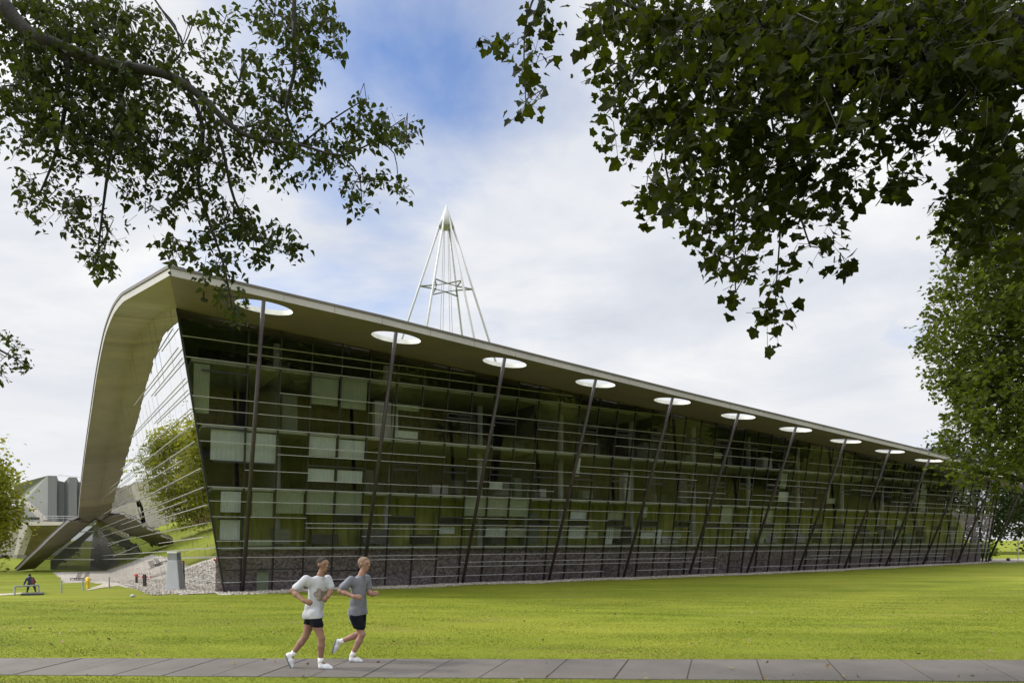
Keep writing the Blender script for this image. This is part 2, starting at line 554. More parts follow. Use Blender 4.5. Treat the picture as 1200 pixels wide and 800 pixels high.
M['wall_green'] = curtainmat('green_curtain_wall', [(0.09, 0.11, 0.03), (0.24, 0.29, 0.07), (0.46, 0.47, 0.13), (0.30, 0.36, 0.14)], 1.6, 0.15)
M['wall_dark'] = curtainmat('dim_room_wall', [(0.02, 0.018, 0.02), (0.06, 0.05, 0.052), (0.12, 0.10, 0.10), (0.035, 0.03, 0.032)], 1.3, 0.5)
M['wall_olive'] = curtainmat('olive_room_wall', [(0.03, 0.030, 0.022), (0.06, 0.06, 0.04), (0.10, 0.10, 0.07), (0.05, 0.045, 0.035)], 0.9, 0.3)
M['blind'] = pmat('pale_green_blind', (0.56, 0.64, 0.54), 0.8, 0, 0.08, 2.0)
M['blind_green'] = pmat('sage_blind', (0.30, 0.36, 0.22), 0.8, 0, 0.10, 2.0)
M['int_col'] = pmat('round_concrete_column', (0.40, 0.42, 0.38), 0.7)

# ------------------------------------------------------------------ frame of the building
U = V(1357, 835, 0); U /= np.linalg.norm(U)
N = V(U[1], -U[0], 0)                         # outward from the long glass front
E = V(35 - 600, 835, 0); E /= np.linalg.norm(E)
Mo = V(-E[1], E[0], 0)
if Mo @ U > 0:
    Mo = -Mo                                  # outward from the glass end
P0 = at(263, 693.5, 33.0)
ZC = P0[2]
TG = math.tan(R(9.3))
UP = V(0, 0, 1)
W1 = U * -0.182 + N * TG + UP                 # raking corner edge


def S(x):
    x = np.clip(x, 0, 1)
    return x * x * (3 - 2 * x)


def gz(x, y):
    x = np.asarray(x, float); y = np.asarray(y, float)
    z = -2.0 - 0.43 * S((y - 13.5) / 18.5) + 0.26 * S((x - 12) / 40) * S((y - 35) / 30)
    q = (x - P0[0]) * E[0] + (y - P0[1]) * E[1]
    p = (x - P0[0]) * Mo[0] + (y - P0[1]) * Mo[1]
    z = z - 1.45 * S(q / 66) * S((p + 25) / 22)
    z = z - 1.15 * np.exp(-((x + 43) / 12) ** 2 - ((y - 59) / 11) ** 2)
    # gentle unevenness
    z = z + 0.02 * np.sin(x * 0.7 + y * 0.31) * np.sin(y * 0.43 - x * 0.2) * S((y - 14) / 6)
    return z


def ground_at(px, py):
    r = ray(px, py)
    d = 2.0
    while d < 400:
        if r[2] * d <= float(gz(r[0] * d, d)):
            break
        d += 0.02
    return V(r[0] * d, d, float(gz(r[0] * d, d)))


def fp(s, h, o=0.0):
    """point on the inclined glass front: s along, h up, o further out"""
    return P0 + U * s + (N * TG + UP) * h + N * o


def soff(s, o):
    return ZC + 12.07 - 0.0603 * s - 0.066 * (o - 1.97)


def sp(s, o, dz=0.0):
    p = P0 + U * s + N * o
    return V(p[0], p[1], soff(s, o) + dz)


def glass_top(s):
    h = 12.0
    for _ in range(6):
        h = soff(s, h * TG) - ZC
    return h


# ------------------------------------------------------------------ ground
xs = np.concatenate([-np.geomspace(1500, 62, 26), np.linspace(-60, 60, 161), np.geomspace(62, 1500, 26)])
ys = np.concatenate([-np.geomspace(1200, 5, 18), np.linspace(-2, 100, 171), np.geomspace(103, 2500, 26)])
gx, gy = np.meshgrid(xs, ys)
gzv = gz(gx, gy)
nx_, ny_ = len(xs), len(ys)
idx = np.arange(nx_ * ny_).reshape(ny_, nx_)
fa = np.stack([idx[:-1, :-1], idx[:-1, 1:], idx[1:, 1:], idx[1:, :-1]], -1).reshape(-1, 4)
lawn = meshobj('lawn', np.stack([gx, gy, gzv], -1).reshape(-1, 3), fa, M['lawn'], None, True)
kind(lawn, 'structure')

# paved footpath: separate slabs laid with open joints
tops = [-61, -9, 44, 97, 150, 203, 256, 308, 360, 412, 464.5, 531, 597.5, 665.5, 737, 811, 887, 969, 1055, 1145, 1240, 1340]
bots = [-102, -44, 14, 72, 130, 187, 245, 303, 364, 425, 425, 0, 0, 0, 0, 0, 0, 0, 0, 0, 0, 0]
bots = [-102, -44, 14, 72, 130, 187, 245, 303, 312, 364, 425, 490, 561, 639.5, 719.5, 805, 894.5, 991, 1094.5, 1195, 1302, 1415]
bots[8] = 303; bots[7] = 248; bots[6] = 190; bots[5] = 132; bots[4] = 74; bots[3] = 16; bots[2] = -42; bots[1] = -100; bots[0] = -158
ytop = lambda x: 770.3 + 0.0018 * x
ybot = lambda x: 789.5 + 0.0066 * x


def onflat(px, py, z):
    r = ray(px, py)
    return r * (z / r[2])


mb = MB()
for i in range(len(tops) - 1):
    a = onflat(tops[i], ytop(tops[i]), -1.985); b_ = onflat(tops[i + 1], ytop(tops[i + 1]), -1.985)
    c_ = onflat(bots[i + 1], ybot(bots[i + 1]), -1.985); d_ = onflat(bots[i], ybot(bots[i]), -1.985)
    g_ = 0.009
    def ins(p, q):
        v = (q - p); return p + v / np.linalg.norm(v) * g_
    a2_, b2_, c2_, d2_ = ins(a, b_), ins(b_, a), ins(c_, d_), ins(d_, c_)
    dz = random.uniform(-0.004, 0.004)
    top = [p + V(0, 0, dz) for p in (d2_, c2_, b2_, a2_)]
    bot = [p - V(0, 0, 0.08) for p in top]
    mb.hexa(bot + top)
# bevelled look comes from the small level differences between slabs
fpth = mb.build('footpath', M['paving']); kind(fpth, 'structure')
bv = fpth.modifiers.new('bevel', 'BEVEL'); bv.width = 0.006; bv.segments = 1

# dark bedding under the joints
mb = MB()
pa = [onflat(-170, ytop(-170), -1.994), onflat(1420, ytop(1420), -1.994), onflat(1420, ybot(1420), -1.994), onflat(-170, ybot(-170), -1.994)]
mb.quad(pa[3], pa[2], pa[1], pa[0])
M['soil'] = pmat('joint_soil', (0.05, 0.042, 0.03), 0.95)
kind(mb.build('path_bedding', M['soil']), 'structure')


def strip(name, left, right, mat, lift=0.012, n=60, edge=0.0, seed=1):
    """a sheet between two polylines, draped over the terrain, with an uneven edge"""
    rr = random.Random(seed)
    def res(pl, n):
        pl = np.array(pl, float); L = np.r_[0, np.cumsum(np.linalg.norm(np.diff(pl, axis=0), axis=1))]
        tt = np.linspace(0, L[-1], n)
        return np.stack([np.interp(tt, L, pl[:, k]) for k in (0, 1)], 1)
    a = res(left, n); b = res(right, n)
    k = 7
    vs_, fs_ = [], []
    for i in range(n):
        ja = rr.uniform(-edge, edge)
        for j in range(k):
            w = j / (k - 1)
            p = a[i] * (1 - w) + b[i] * w
            if j == k - 1:
                d = (b[i] - a[i]); d = d / (np.linalg.norm(d) + 1e-6); p = p + d * ja
            vs_.append((p[0], p[1], float(gz(p[0], p[1])) + (lift if j < k - 1 else -0.01)))
    for i in range(n - 1):
        for j in range(k - 1):
            fs_.append((i * k + j, i * k + j + 1, (i + 1) * k + j + 1, (i + 1) * k + j))
    return kind(meshobj(name, vs_, fs_, mat, None, True), 'structure')


def fo(s, o):
    p = P0 + U * s + N * o
    return (p[0], p[1])


def eo(t_, o):
    p = P0 + E * t_ + Mo * o
    return (p[0], p[1])


strip('gravel_strip', [fo(s, -0.6) for s in np.linspace(-0.5, 76, 90)],
      [fo(s, 1.75 + 0.25 * math.sin(s * 0.9)) for s in np.linspace(-0.5, 76, 90)], M['gravel'], 0.03, 190, 0.16, 3)
strip('gravel_path', [eo(t_, -0.6) for t_ in np.linspace(-0.6, 66, 60)],
      [eo(-0.6, 2.0), eo(3, 3.0), eo(8, 3.6), eo(16, 4.2), eo(30, 4.6), eo(45, 5), eo(66, 5.5)], M['gravel'], 0.03, 120, 0.2, 5)
kp = [ground_at(100, 689)[:2], ground_at(112, 686.5)[:2], ground_at(128, 682)[:2]]
# loose stones along the building foot
def stones(name, pts, smin, smax, mat, kindname):
    tmpl = np.array([(1, 0, 0), (-1, 0, 0), (0, 1, 0), (0, -1, 0), (0, 0, 1), (0, 0, -1)], float)
    tri = np.array([(0, 2, 4), (2, 1, 4), (1, 3, 4), (3, 0, 4), (2, 0, 5), (1, 2, 5), (3, 1, 5), (0, 3, 5)])
    n = len(pts)
    sc = rng.uniform(smin, smax, (n, 1, 1)) * rng.uniform(0.6, 1.3, (n, 1, 3))
    an = rng.uniform(0, 6.28, n)
    ca, sa = np.cos(an), np.sin(an)
    Rm = np.zeros((n, 3, 3)); Rm[:, 0, 0] = ca; Rm[:, 0, 1] = -sa; Rm[:, 1, 0] = sa; Rm[:, 1, 1] = ca; Rm[:, 2, 2] = 0.7
    vv = np.einsum('nij,nkj->nki', Rm, tmpl[None] * sc) + pts[:, None, :]
    vv = vv[:, tri.reshape(-1), :].reshape(-1, 3)
    return kind(fastmesh(name, vv, 3, mat), kindname)


ss = rng.uniform(-0.5, 70, 5200); oo = rng.uniform(0.15, 1.8, 5200)
pp = P0[None] + U[None] * ss[:, None] + N[None] * oo[:, None]
pp[:, 2] = gz(pp[:, 0], pp[:, 1]) + 0.03
te = rng.uniform(-0.5, 20, 2200); oe = rng.uniform(0.1, 3.2, 2200)
pe = P0[None] + E[None] * te[:, None] + Mo[None] * oe[:, None]
pe[:, 2] = gz(pe[:, 0], pe[:, 1]) + 0.03
stones('pebbles', np.concatenate([pp, pe]), 0.025, 0.09, M['gravel'], 'stuff')

# ------------------------------------------------------------------ the library building
lib = thing('library_building', 'long library with raking glass front, slanting dark columns and a curled overhanging roof', 'building', P0)
S_END = 70.0
MUL = [0.71 + 1.43 * k for k in range(49)]

# front glass: slightly uneven panes, one sheet
mb = MB()
rows_h = [-0.35, 2.05, 4.8, 7.5, 10.25, None]
edges = [None] + MUL + [S_END]
jr = random.Random(4)
for i in range(len(edges) - 1):
    for r_ in range(5):
        h0 = rows_h[r_]; h1 = rows_h[r_ + 1]
        q = []
        for (ei, hh) in ((i, h0), (i + 1, h0), (i + 1, h1), (i, h1)):
            s = edges[ei]
            if hh is None:
                sv = s if s is not None else -2.2
                hv = glass_top(sv) - 0.01
            else:
                hv = hh
            sv = s if s is not None else -0.182 * hv
            q.append(fp(sv, hv, jr.uniform(-0.0009, 0.0009)))
        mb.quad(*q)
mb.build('front_glass', M['glass'], lib)

# mullions: one bar each
for k, s in enumerate(MUL):
    mb = MB()
    mb.bar(fp(s, -0.1, -0.03), fp(s, glass_top(s) - 0.02, -0.03), 0.06, 0.12, N)
    mb.build('mullion', M['black_metal'], lib)
mb = MB()
mb.bar(P0 + W1 * -0.1 + N * 0.01 + Mo * 0.01, P0 + W1 * 12.2 + N * 0.01 + Mo * 0.01, 0.09, 0.09, N)
mb.build('corner_post', M['black_metal'], lib)
mb = MB()
mb.bar(fp(S_END, -0.1, 0), fp(S_END, glass_top(S_END) - 0.02, 0), 0.1, 0.12, N)
mb.build('corner_post', M['black_metal'], lib)

# louvres: long thin aluminium bars outside the glass
LV = []
def lv(h, m0, m1, th=0.05):
    s0 = MUL[m0 - 1] if m0 > 0 else -0.182 * h
    s1 = MUL[m1 - 1] if m1 < 50 else S_END
    LV.append((h, s0, s1, th))
for a in [(11.09, 0, 9), (10.7, 1, 8), (9.15, 2, 8), (8.66, 0, 3), (8.13, 0, 12), (6.77, 0, 8), (6.38, 2, 12), (5.6, 1, 3), (5.24, 3, 10),
          (4.17, 0, 11), (3.68, 3, 6), (3.47, 0, 3), (3.22, 3, 12), (3.0, 3, 8), (2.6, 5, 11), (2.37, 0, 3), (1.61, 0, 10), (1.41, 5, 8), (0.46, 0, 6)]:
    lv(*a)
lr = random.Random(21)
used = {11.09: 9, 10.7: 8, 9.15: 8, 8.66: 5, 8.13: 12, 6.77: 9, 6.38: 12, 5.6: 9, 5.24: 10, 4.17: 11, 3.6: 9, 3.22: 12, 3.0: 9, 2.6: 11, 1.61: 10, 1.2: 9, 0.95: 8, 0.46: 7}
for h, m in used.items():
    while m < 47:
        ln = lr.choice([3, 5, 7, 9, 12, 14])
        e_ = min(50, m + ln)
        hh = h
        sm = MUL[m - 1]
        if hh < glass_top(sm) - 0.5:
            lv(hh, m, e_)
        m = e_ + (lr.choice([0, 2, 3, 5, 7]) if h not in (8.13, 4.17, 1.61) else lr.choice([0, 1]))
for h in (2.05, 4.8, 7.5, 10.25):
    lv(h, 0, 26); lv(h, 26, 50)
LV2 = []
for (h, s0, s1, th) in LV:
    while s1 - s0 > 0.5 and h > glass_top(s1) - 0.25:
        s1 -= 0.5
    if s1 - s0 > 1.0:
        LV2.append((h, s0, s1, th))
LV2.sort(key=lambda a: a[1])
rest = MB()
for i, (h, s0, s1, th) in enumerate(LV2):
    mb = MB() if i < 98 else rest
    mb.bar(fp(s0, h, 0.14), fp(s1, h, 0.14), 0.09, 0.024)
    # brackets back to the mullions
    for s in MUL:
        if s0 - 0.1 <= s <= s1 + 0.1:
            mb.bar(fp(s, h, 0.03), fp(s, h, 0.10), 0.03, 0.02)
    if i < 98:
        mb.build('louver', M['louver'], lib)
if rest.v:
    kind(rest.build('louver', M['louver'], lib), 'stuff')

# opening lights: dark framed small windows in every second bay
for h0, h1, start in ((0.47, 0.94, 10), (3.28, 3.63, 4), (6.02, 6.32, 6), (8.83, 9.06, 8)):
    m_ = start
    while m_ < 47:
        s0, s1 = MUL[m_ - 1] + 0.03, MUL[m_] - 0.03
        if h1 < glass_top(s1) - 0.6:
            fr = MB(); w = 0.075
            for (a, b2) in (((s0, h0), (s1, h0)), ((s0, h1), (s1, h1))):
                fr.bar(fp(a[0], a[1], 0.012), fp(b2[0], b2[1], 0.012), 0.06, w)
            for s in (s0, s1):
                fr.bar(fp(s, h0, 0.012), fp(s, h1, 0.012), w, 0.055, N)
            wo_ = fr.build('window', M['black_metal'], lib)
            if h0 > 1 and h0 < 5:
                pn = MB()
                pn.quad(fp(s0, h0, -0.05), fp(s1, h0, -0.05), fp(s1, h1, -0.05), fp(s0, h1, -0.05))
                pn.build('pane', M['black_metal'], wo_)
        m_ += 2 if m_ > 9 else 2
# thin transoms on the corner bays
for (h, s0, s1) in ((9.82, -1.2, 0.71), (5.95, -0.6, 2.14), (3.36, -0.4, 0.71), (7.38, -1.0, 0.71), (1.02, 0.0, 3.57), (0.88, 3.57, 6.43), (0.35, 3.57, 6.43), (5.98, 3.57, 6.43)):
    mb = MB()
    mb.bar(fp(s0, h, -0.03), fp(s1, h, -0.03), 0.06, 0.06)
    mb.build('transom', M['black_metal'], lib)

# floor slabs, rooms behind the glass
IN = -5.2
for h in (2.05, 4.8, 7.5, 10.25):
    mb = MB()
    s_last = S_END - 0.3
    while h > glass_top(s_last) - 0.3:
        s_last -= 0.5
    a0, a1 = -0.182 * h + 0.25, s_last
    p = [fp(a0, h - 0.10, -0.14), fp(a1, h - 0.10, -0.14)]
    q = [P0 + U * a1 + N * IN + UP * (h - 0.10), P0 + U * (a0 + 0.4) + N * IN + UP * (h - 0.10)]
    lo = [p[0], p[1], q[0], q[1]]
    mb.hexa(lo + [x + UP * 0.135 for x in lo])
    mb.build('floor_slab', M['slab_edge'], lib)
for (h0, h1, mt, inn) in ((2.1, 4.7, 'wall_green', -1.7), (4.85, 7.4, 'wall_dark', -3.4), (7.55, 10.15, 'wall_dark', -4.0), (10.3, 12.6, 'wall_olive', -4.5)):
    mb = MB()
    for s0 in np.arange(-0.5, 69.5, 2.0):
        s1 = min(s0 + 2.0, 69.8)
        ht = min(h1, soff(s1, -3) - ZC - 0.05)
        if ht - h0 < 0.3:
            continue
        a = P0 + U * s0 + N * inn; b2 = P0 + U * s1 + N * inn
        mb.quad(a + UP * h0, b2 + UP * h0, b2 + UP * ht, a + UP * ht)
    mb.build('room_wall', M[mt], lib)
mb = MB()  # pebbled plinth wall just behind the lowest glass
for s0 in np.arange(-0.33, 69.8, 1.43):
    s1 = min(s0 + 1.43, 69.8)
    off = -0.45
    mb.quad(fp(s0, -0.4, off), fp(s1, -0.4, off), fp(s1, 1.95, off), fp(s0, 1.95, off))
mb.build('plinth_wall', M['plinth'], lib)
mb = MB()  # cross walls between rooms
for s in (2.14, 7.86, 16.4, 27.9, 39.3, 50.8, 62.2):
    for h0, h1 in ((4.85, 7.35), (7.55, 10.1)):
        if h1 < glass_top(s) - 0.4:
            a = fp(s, h0, -0.4); b2 = fp(s, h1, -0.4); c_ = P0 + U * s + N * IN
            mb.quad(a, P0 + U * s + N * IN + UP * h0, P0 + U * s + N * IN + UP * h1, b2)
mb.build('partition', M['dark_inside'], lib)
for k in range(13):
    s = 2.6 + 5.72 * k
    if s > 69:
        break
    mb = MB()
    b0 = P0 + U * s + N * -0.95
    mb.tube([b0 + UP * 1.95, b0 + UP * (soff(s, -0.95) - ZC - 0.05)], 0.17, 14)
    mb.build('interior_column', M['int_col'], lib)

# blinds drawn down behind single bays
BL = [(-0.74, 0.68, 6.01, 7.35, 0), (0.75, 2.1, 6.0, 7.32, 0), (3.6, 4.93, 8.88, 10.12, 1), (5.05, 6.36, 8.82, 10.15, 1), (3.6, 4.94, 6.46, 7.38, 0), (5.05, 6.4, 6.4, 7.32, 0),
      (3.6, 4.93, 5.27, 5.86, 0), (5.05, 6.37, 5.24, 5.85, 0), (-0.25, 0.62, 3.69, 4.63, 0), (-0.25, 0.62, 2.42, 3.36, 0), (1.13, 2.06, 3.48, 4.64, 2), (3.62, 4.95, 3.69, 4.70, 2),
      (5.05, 6.4, 3.66, 4.70, 2), (2.2, 3.5, 3.69, 4.70, 2), (7.9, 9.23, 7.63, 8.0, 0), (10.76, 11.76, 2.76, 3.12, 0), (13.65, 15.03, 2.62, 3.14, 0), (15.1, 16.4, 2.62, 3.10, 1),
      (0.72, 2.1, 2.15, 2.42, 1), (12.2, 13.6, 3.75, 4.68, 2), (13.65, 15.0, 3.75, 4.68, 2), (15.1, 16.4, 3.75, 4.68, 2), (7.9, 9.2, 9.0, 9.3, 1), (22.2, 22.9, 2.15, 3.2, 0), (26.4, 27.0, 2.15, 3.1, 0),
      (-1.5, -0.85, 8.0, 10.1, 1), (32.2, 33.5, 3.6, 4.65, 2), (36.5, 37.2, 2.15, 3.6, 1), (1.45, 2.0, 0.0, 0.9, 1)]
br = random.Random(77)
for _ in range(26):
    m_ = br.randrange(9, 46); fl_ = br.choice([2.15, 2.15, 2.15, 4.9, 4.9, 7.6])
    s0 = MUL[m_ - 1] + 0.07; w_ = br.choice([0.45, 0.9, 1.28]); hh = br.choice([0.4, 0.7, 1.1, 1.6])
    top_ = fl_ + br.choice([0.35 + hh, 2.4])
    BL.append((s0, s0 + w_, top_ - hh, top_, br.choice([0, 1, 2, 2])))
for (s0, s1, h0, h1, kd) in BL:
    mb = MB()
    n_ = 14
    for i in range(n_):  # shallow pleats
        a, b2 = s0 + (s1 - s0) * i / n_, s0 + (s1 - s0) * (i + 1) / n_
        o0, o1 = -0.16 - 0.012 * (i % 2), -0.16 - 0.012 * ((i + 1) % 2)
        mb.quad(fp(a, h0, o0), fp(b2, h0, o1), fp(b2, h1, o1), fp(a, h1, o0))
    mb.build('blind', M[('blind', 'blind_green', 'blind_green')[kd]], lib)

# cupboards, shelves and desks standing behind the panes
fcol = [pmat('cupboard_grey', (0.16, 0.155, 0.15), 0.7), pmat('shelf_grey', (0.09, 0.085, 0.075), 0.7), pmat('cabinet_pale', (0.36, 0.36, 0.34), 0.6), M['dark_inside'], pmat('cabinet_green', (0.15, 0.18, 0.13), 0.7)]
for _ in range(60):
    s = br.uniform(1.5, 60); fl_ = br.choice([2.2, 2.2, 4.93, 4.93, 7.63, 7.63, 10.38])
    w_, dp, hh = br.uniform(.4, 1.5), br.uniform(.35, .6), br.choice([0.5, 0.75, 0.75, 1.1, 1.8])
    if fl_ + hh > soff(s, 0) - ZC - 0.4:
        continue
    c_ = fp(s, fl_, -br.uniform(0.55, 1.3))
    mb = MB(); mb.box(c_ + UP * hh / 2, w_, dp, hh, U, N)
    for q in range(3):
        mb.box(c_ + UP * (hh * (q + .5) / 3) + N * (dp / 2 + .012), w_ * .9, .02, hh * .26, U, N)
    mb.build('cupboard', fcol[br.randrange(5)], lib)

# slanting outer columns
CB = [0.75 + 5.76 * k for k in range(13)]
TL = math.tan(R(23))
CTOP = []
for k, s in enumerate(CB):
    b0 = P0 + U * s + N * 0.22
    b0[2] = float(gz(b0[0], b0[1])) - 0.1
    h = 10.0
    for _ in range(8):
        o_ = 0.22 + h * TL
        h = soff(s, o_) - b0[2]
    h += 0.32
    tp = b0 + N * h * TL + UP * h - U * 0.015 * h
    CTOP.append((s - 0.015 * h, 0.22 + (h - 0.32) * TL))
    mb = MB()
    mb.tube([b0, b0 + (tp - b0) * 0.5, tp], [0.085, 0.092, 0.085], 14)
    cl_ = mb.build('column', M['column'], lib, True)
    mb = MB()
    mb.tube([b0 + UP * 0.08, b0 + UP * 0.16], 0.24, 12)
    mb.build('base_plate', M['column'], cl_)

# roof: slab with round openings over the column heads
cu = bpy.data.curves.new('roof_outline', 'CURVE')
cu.dimensions = '2D'; cu.fill_mode = 'BOTH'; cu.extrude = 0.10
def poly(pts):
    sp_ = cu.splines.new('POLY'); sp_.points.add(len(pts) - 1)
    for i, (a, b2) in enumerate(pts):
        sp_.points[i].co = (a, b2, 0, 1)
    sp_.use_cyclic_u = True
FAS = [(-3.02, 6.85), (5.0, 6.92), (14.0, 6.50), (24.0, 6.12), (36, 5.90), (48, 5.62), (63, 5.2), (77, 4.8)]
poly(FAS + [(77, 0.3), (-2.15, 0.3), (-2.24, 2.0)])
for (s, o_) in CTOP:
    rad = 1.12
    poly([(s + 0.05 + rad * math.cos(a), o_ + 0.0 + 0.86 * rad * math.sin(a)) for a in np.linspace(0, 2 * math.pi, 40, endpoint=False)])
co = bpy.data.objects.new('roof_outline', cu); COL.objects.link(co)
bpy.context.view_layer.update()
dg = bpy.context.evaluated_depsgraph_get()
me = bpy.data.meshes.new_from_object(co.evaluated_get(dg))
bpy.data.objects.remove(co)
for v in me.vertices:
    s, o_, zz = v.co
    v.co = Vector(sp(s, o_, zz + 0.10))
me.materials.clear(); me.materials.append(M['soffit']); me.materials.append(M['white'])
me.name = 'roof_overhang'
me.update()
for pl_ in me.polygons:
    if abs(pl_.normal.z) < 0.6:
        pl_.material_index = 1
ro = bpy.data.objects.new('roof_overhang', me); COL.objects.link(ro); ro.parent = lib
ro.matrix_parent_inverse = Matrix.Translation(-Vector(lib.location))
# fascia along the eave: pale panelled band with a thin dark rim on top
for (z0, z1, o0, o1, nm, mt) in ((-0.03, 0.24, 0.0, 0.05, 'fascia', 'fascia'), (0.24, 0.33, -0.1, 0.09, 'roof_rim', 'rim')):
    mb = MB()
    L = []
    for i in range(len(FAS) - 1):
        for w in np.linspace(0, 1, 5)[:-1]:
            L.append((FAS[i][0] * (1 - w) + FAS[i + 1][0] * w, FAS[i][1] * (1 - w) + FAS[i + 1][1] * w))
    L.append(FAS[-1])
    gap = 0.008 if nm == 'fascia' else 0.0
    for i in range(len(L) - 1):
        (s0, q0), (s1, q1) = L[i], L[i + 1]
        s0 += gap; s1 -= gap
        lo = [sp(s0, q0 + o0, z0), sp(s1, q1 + o0, z0), sp(s1, q1 + o1, z0), sp(s0, q0 + o1, z0)]
        mb.hexa(lo + [p + UP * (z1 - z0) for p in lo])
    mb.build(nm, M[mt], lib)

# end wall curves, traced once as real positions on the raking end plane
inner_px = [(207, 359), (190, 366), (179.5, 372), (172, 379.5), (163, 390), (157, 400.5), (151.7, 418.5), (146, 440), (140, 470), (135, 494), (129, 520), (122.5, 550), (114, 587.5), (111, 606)]
wid = [1.98, 1.82, 1.70, 1.62, 1.53, 1.49, 1.50, 1.54, 1.60, 1.63, 1.68, 1.72, 1.72, 1.68]


def on_end(px, py):
    r = ray(px, py)
    A = np.stack([E, W1, -r], 1)
    return np.linalg.solve(A, -P0)


IT = [on_end(*p) for p in inner_px]           # (t, h, depth)
INN = [P0 + E * a[0] + W1 * a[1] for a in IT]
OUT = [p + Mo * w - UP * 0.066 * w for p, w in zip(INN, wid)]
# refine to smooth
def smooth_pl(P, n=44):
    P = np.array(P); L = np.r_[0, np.cumsum(np.linalg.norm(np.diff(P, axis=0), axis=1))]
    # Catmull-Rom
    res = []
    for i in range(len(P) - 1):
        p0 = P[max(i - 1, 0)]; p1 = P[i]; p2 = P[i + 1]; p3 = P[min(i + 2, len(P) - 1)]
        for u_ in np.linspace(0, 1, 4)[:-1]:
            res.append(0.5 * ((2 * p1) + (-p0 + p2) * u_ + (2 * p0 - 5 * p1 + 4 * p2 - p3) * u_ ** 2 + (-p0 + 3 * p1 - 3 * p2 + p3) * u_ ** 3))
    res.append(P[-1])
    return res


INs, OUs = smooth_pl(INN), smooth_pl(OUT)
VTX = INN[-1]; VTO = OUT[-1]
# flap: from the knee down to the ground on the far left
dV = VTX[1]
fl_in = [VTX] + [at(px, py, dV + k) for (px, py, k) in ((103, 612.5, .2), (95, 619, .4), (85, 627.5, .7), (75, 636, 1), (66, 642.5, 1.3), (60, 647, 1.6), (48, 657, 2.2), (38, 666, 2.6))]
fl_out = [VTO] + [at(px, py, dV - 2.6 + k) for (px, py, k) in ((80, 611, .2), (70, 620, .4), (57, 632, .7), (45, 644, 1), (37, 651.3, 1.3), (31, 657, 1.6), (24, 664, 2.2), (19, 668.5, 2.6))]
corner_s = sp(-3.02, 6.85)
for _ in range(6):   # ease the bend
    for L_ in (INs, OUs):
        for i in range(1, len(L_) - 1):
            L_[i] = L_[i] * 0.5 + (L_[i - 1] + L_[i + 1]) * 0.25
path_in = [INN[0]] + INs + fl_in[1:]
path_out = [corner_s] + OUs + fl_out[1:]
mb = MB()   # inner face of the curl (what one sees from below), boarded
eav = MB()
for i in range(len(path_in) - 1):
    a, b2, c_, d_ = path_in[i], path_in[i + 1], path_out[i + 1], path_out[i]
    if i == 0:
        mb.add([a - Mo * 0.3, c_, d_], [(0, 1, 2)])
        mb.add([a - Mo * 0.3 + UP * .02, d_ + UP * .02, a + U * 0.6 + UP * .02], [(0, 1, 2)])
        continue
    mb.quad(a - Mo * 0.3, b2 - Mo * 0.3, c_, d_)
    # fine open joint between boards: raised board edge
    w_ = 0.04
    e1 = (b2 - a) / (np.linalg.norm(b2 - a) + 1e-9) * w_
ce = mb.build('curled_eave', M['eave'], lib)
ce.data.materials.append(M['eave2']); ce.data.materials.append(M['eave3'])
pr_ = random.Random(5)
for pl_ in ce.data.polygons:
    pl_.material_index = pr_.choice([0, 0, 1, 2])
# outer rim of the curl with real thickness, upper pale strip and dark outer edge
nr = []
for i in range(len(path_out)):
    tdir = path_out[min(i + 1, len(path_out) - 1)] - path_out[max(i - 1, 0)]
    tdir /= np.linalg.norm(tdir)
    across = path_out[i] - path_in[min(i, len(path_in) - 1)]
    nv = np.cross(across, tdir); nv /= np.linalg.norm(nv) + 1e-9
    c_ref = P0 + E * 30 + UP * 2
    if nv @ (path_out[i] - c_ref) < 0:
        nv = -nv
    nr.append(nv)
nr[0] = UP.copy(); nr[1] = UP * 0.9 + nr[2] * 0.1
mb = MB(); mr = MB(); ms_ = MB()
for i in range(len(path_out) - 1):
    th0 = th1 = 0.24
    a, b2 = path_out[i], path_out[i + 1]
    mo_ = -0.06 * (Mo)
    mb.quad(a - nr[i] * 0.03, b2 - nr[i + 1] * 0.03, b2 + nr[i + 1] * th1, a + nr[i] * th0)
    mr.hexa([a + nr[i] * 0.24 + Mo * .04, b2 + nr[i + 1] * 0.24 + Mo * .04, b2 + nr[i + 1] * 0.24 - Mo * .5, a + nr[i] * 0.24 - Mo * .5,
             a + nr[i] * 0.36 + Mo * .04, b2 + nr[i + 1] * 0.36 + Mo * .04, b2 + nr[i + 1] * 0.36 - Mo * .5, a + nr[i] * 0.36 - Mo * .5])
    # outer skin of the curled roof, running back over the building
    ia, ib = path_in[i] + nr[i] * 0.30, path_in[i + 1] + nr[i + 1] * 0.30
    ms_.quad(a + nr[i] * 0.30 - Mo * .45, b2 + nr[i + 1] * 0.30 - Mo * .45, ib, ia)
mb.build('fascia', M['fascia'], lib)
mr.build('roof_rim', M['rim'], lib)
ms_.build('roof_skin', M['rim'], lib)

# main roof behind the overhang, following the same swept profile
prof = [(a[0], a[1] - IT[0][1]) for a in IT]
mb = MB()
gS = np.linspace(-2.2, 77, 20)
gT = [p[0] for p in prof]
pts = np.zeros((len(gS), len(gT), 3))
for i, s in enumerate(gS):
    k_ = 1 - 0.6 * i / (len(gS) - 1)
    for j, (t_, dh) in enumerate(prof):
        base = P0 + U * (s + (-0.04 * t_)) + N * (-t_ + 0.3)
        pts[i, j] = (base[0], base[1], soff(s, 0.3) + 0.22 + dh * k_)
for i in range(len(gS) - 1):
    for j in range(len(gT) - 1):
        mb.quad(pts[i, j], pts[i + 1, j], pts[i + 1, j + 1], pts[i, j + 1])
M['roof_grass'] = pmat('grass_roof', (0.10, 0.14, 0.03), 0.9, 0, 0.3, 0.4)
mb.build('grass_roof', M['roof_grass'], lib)

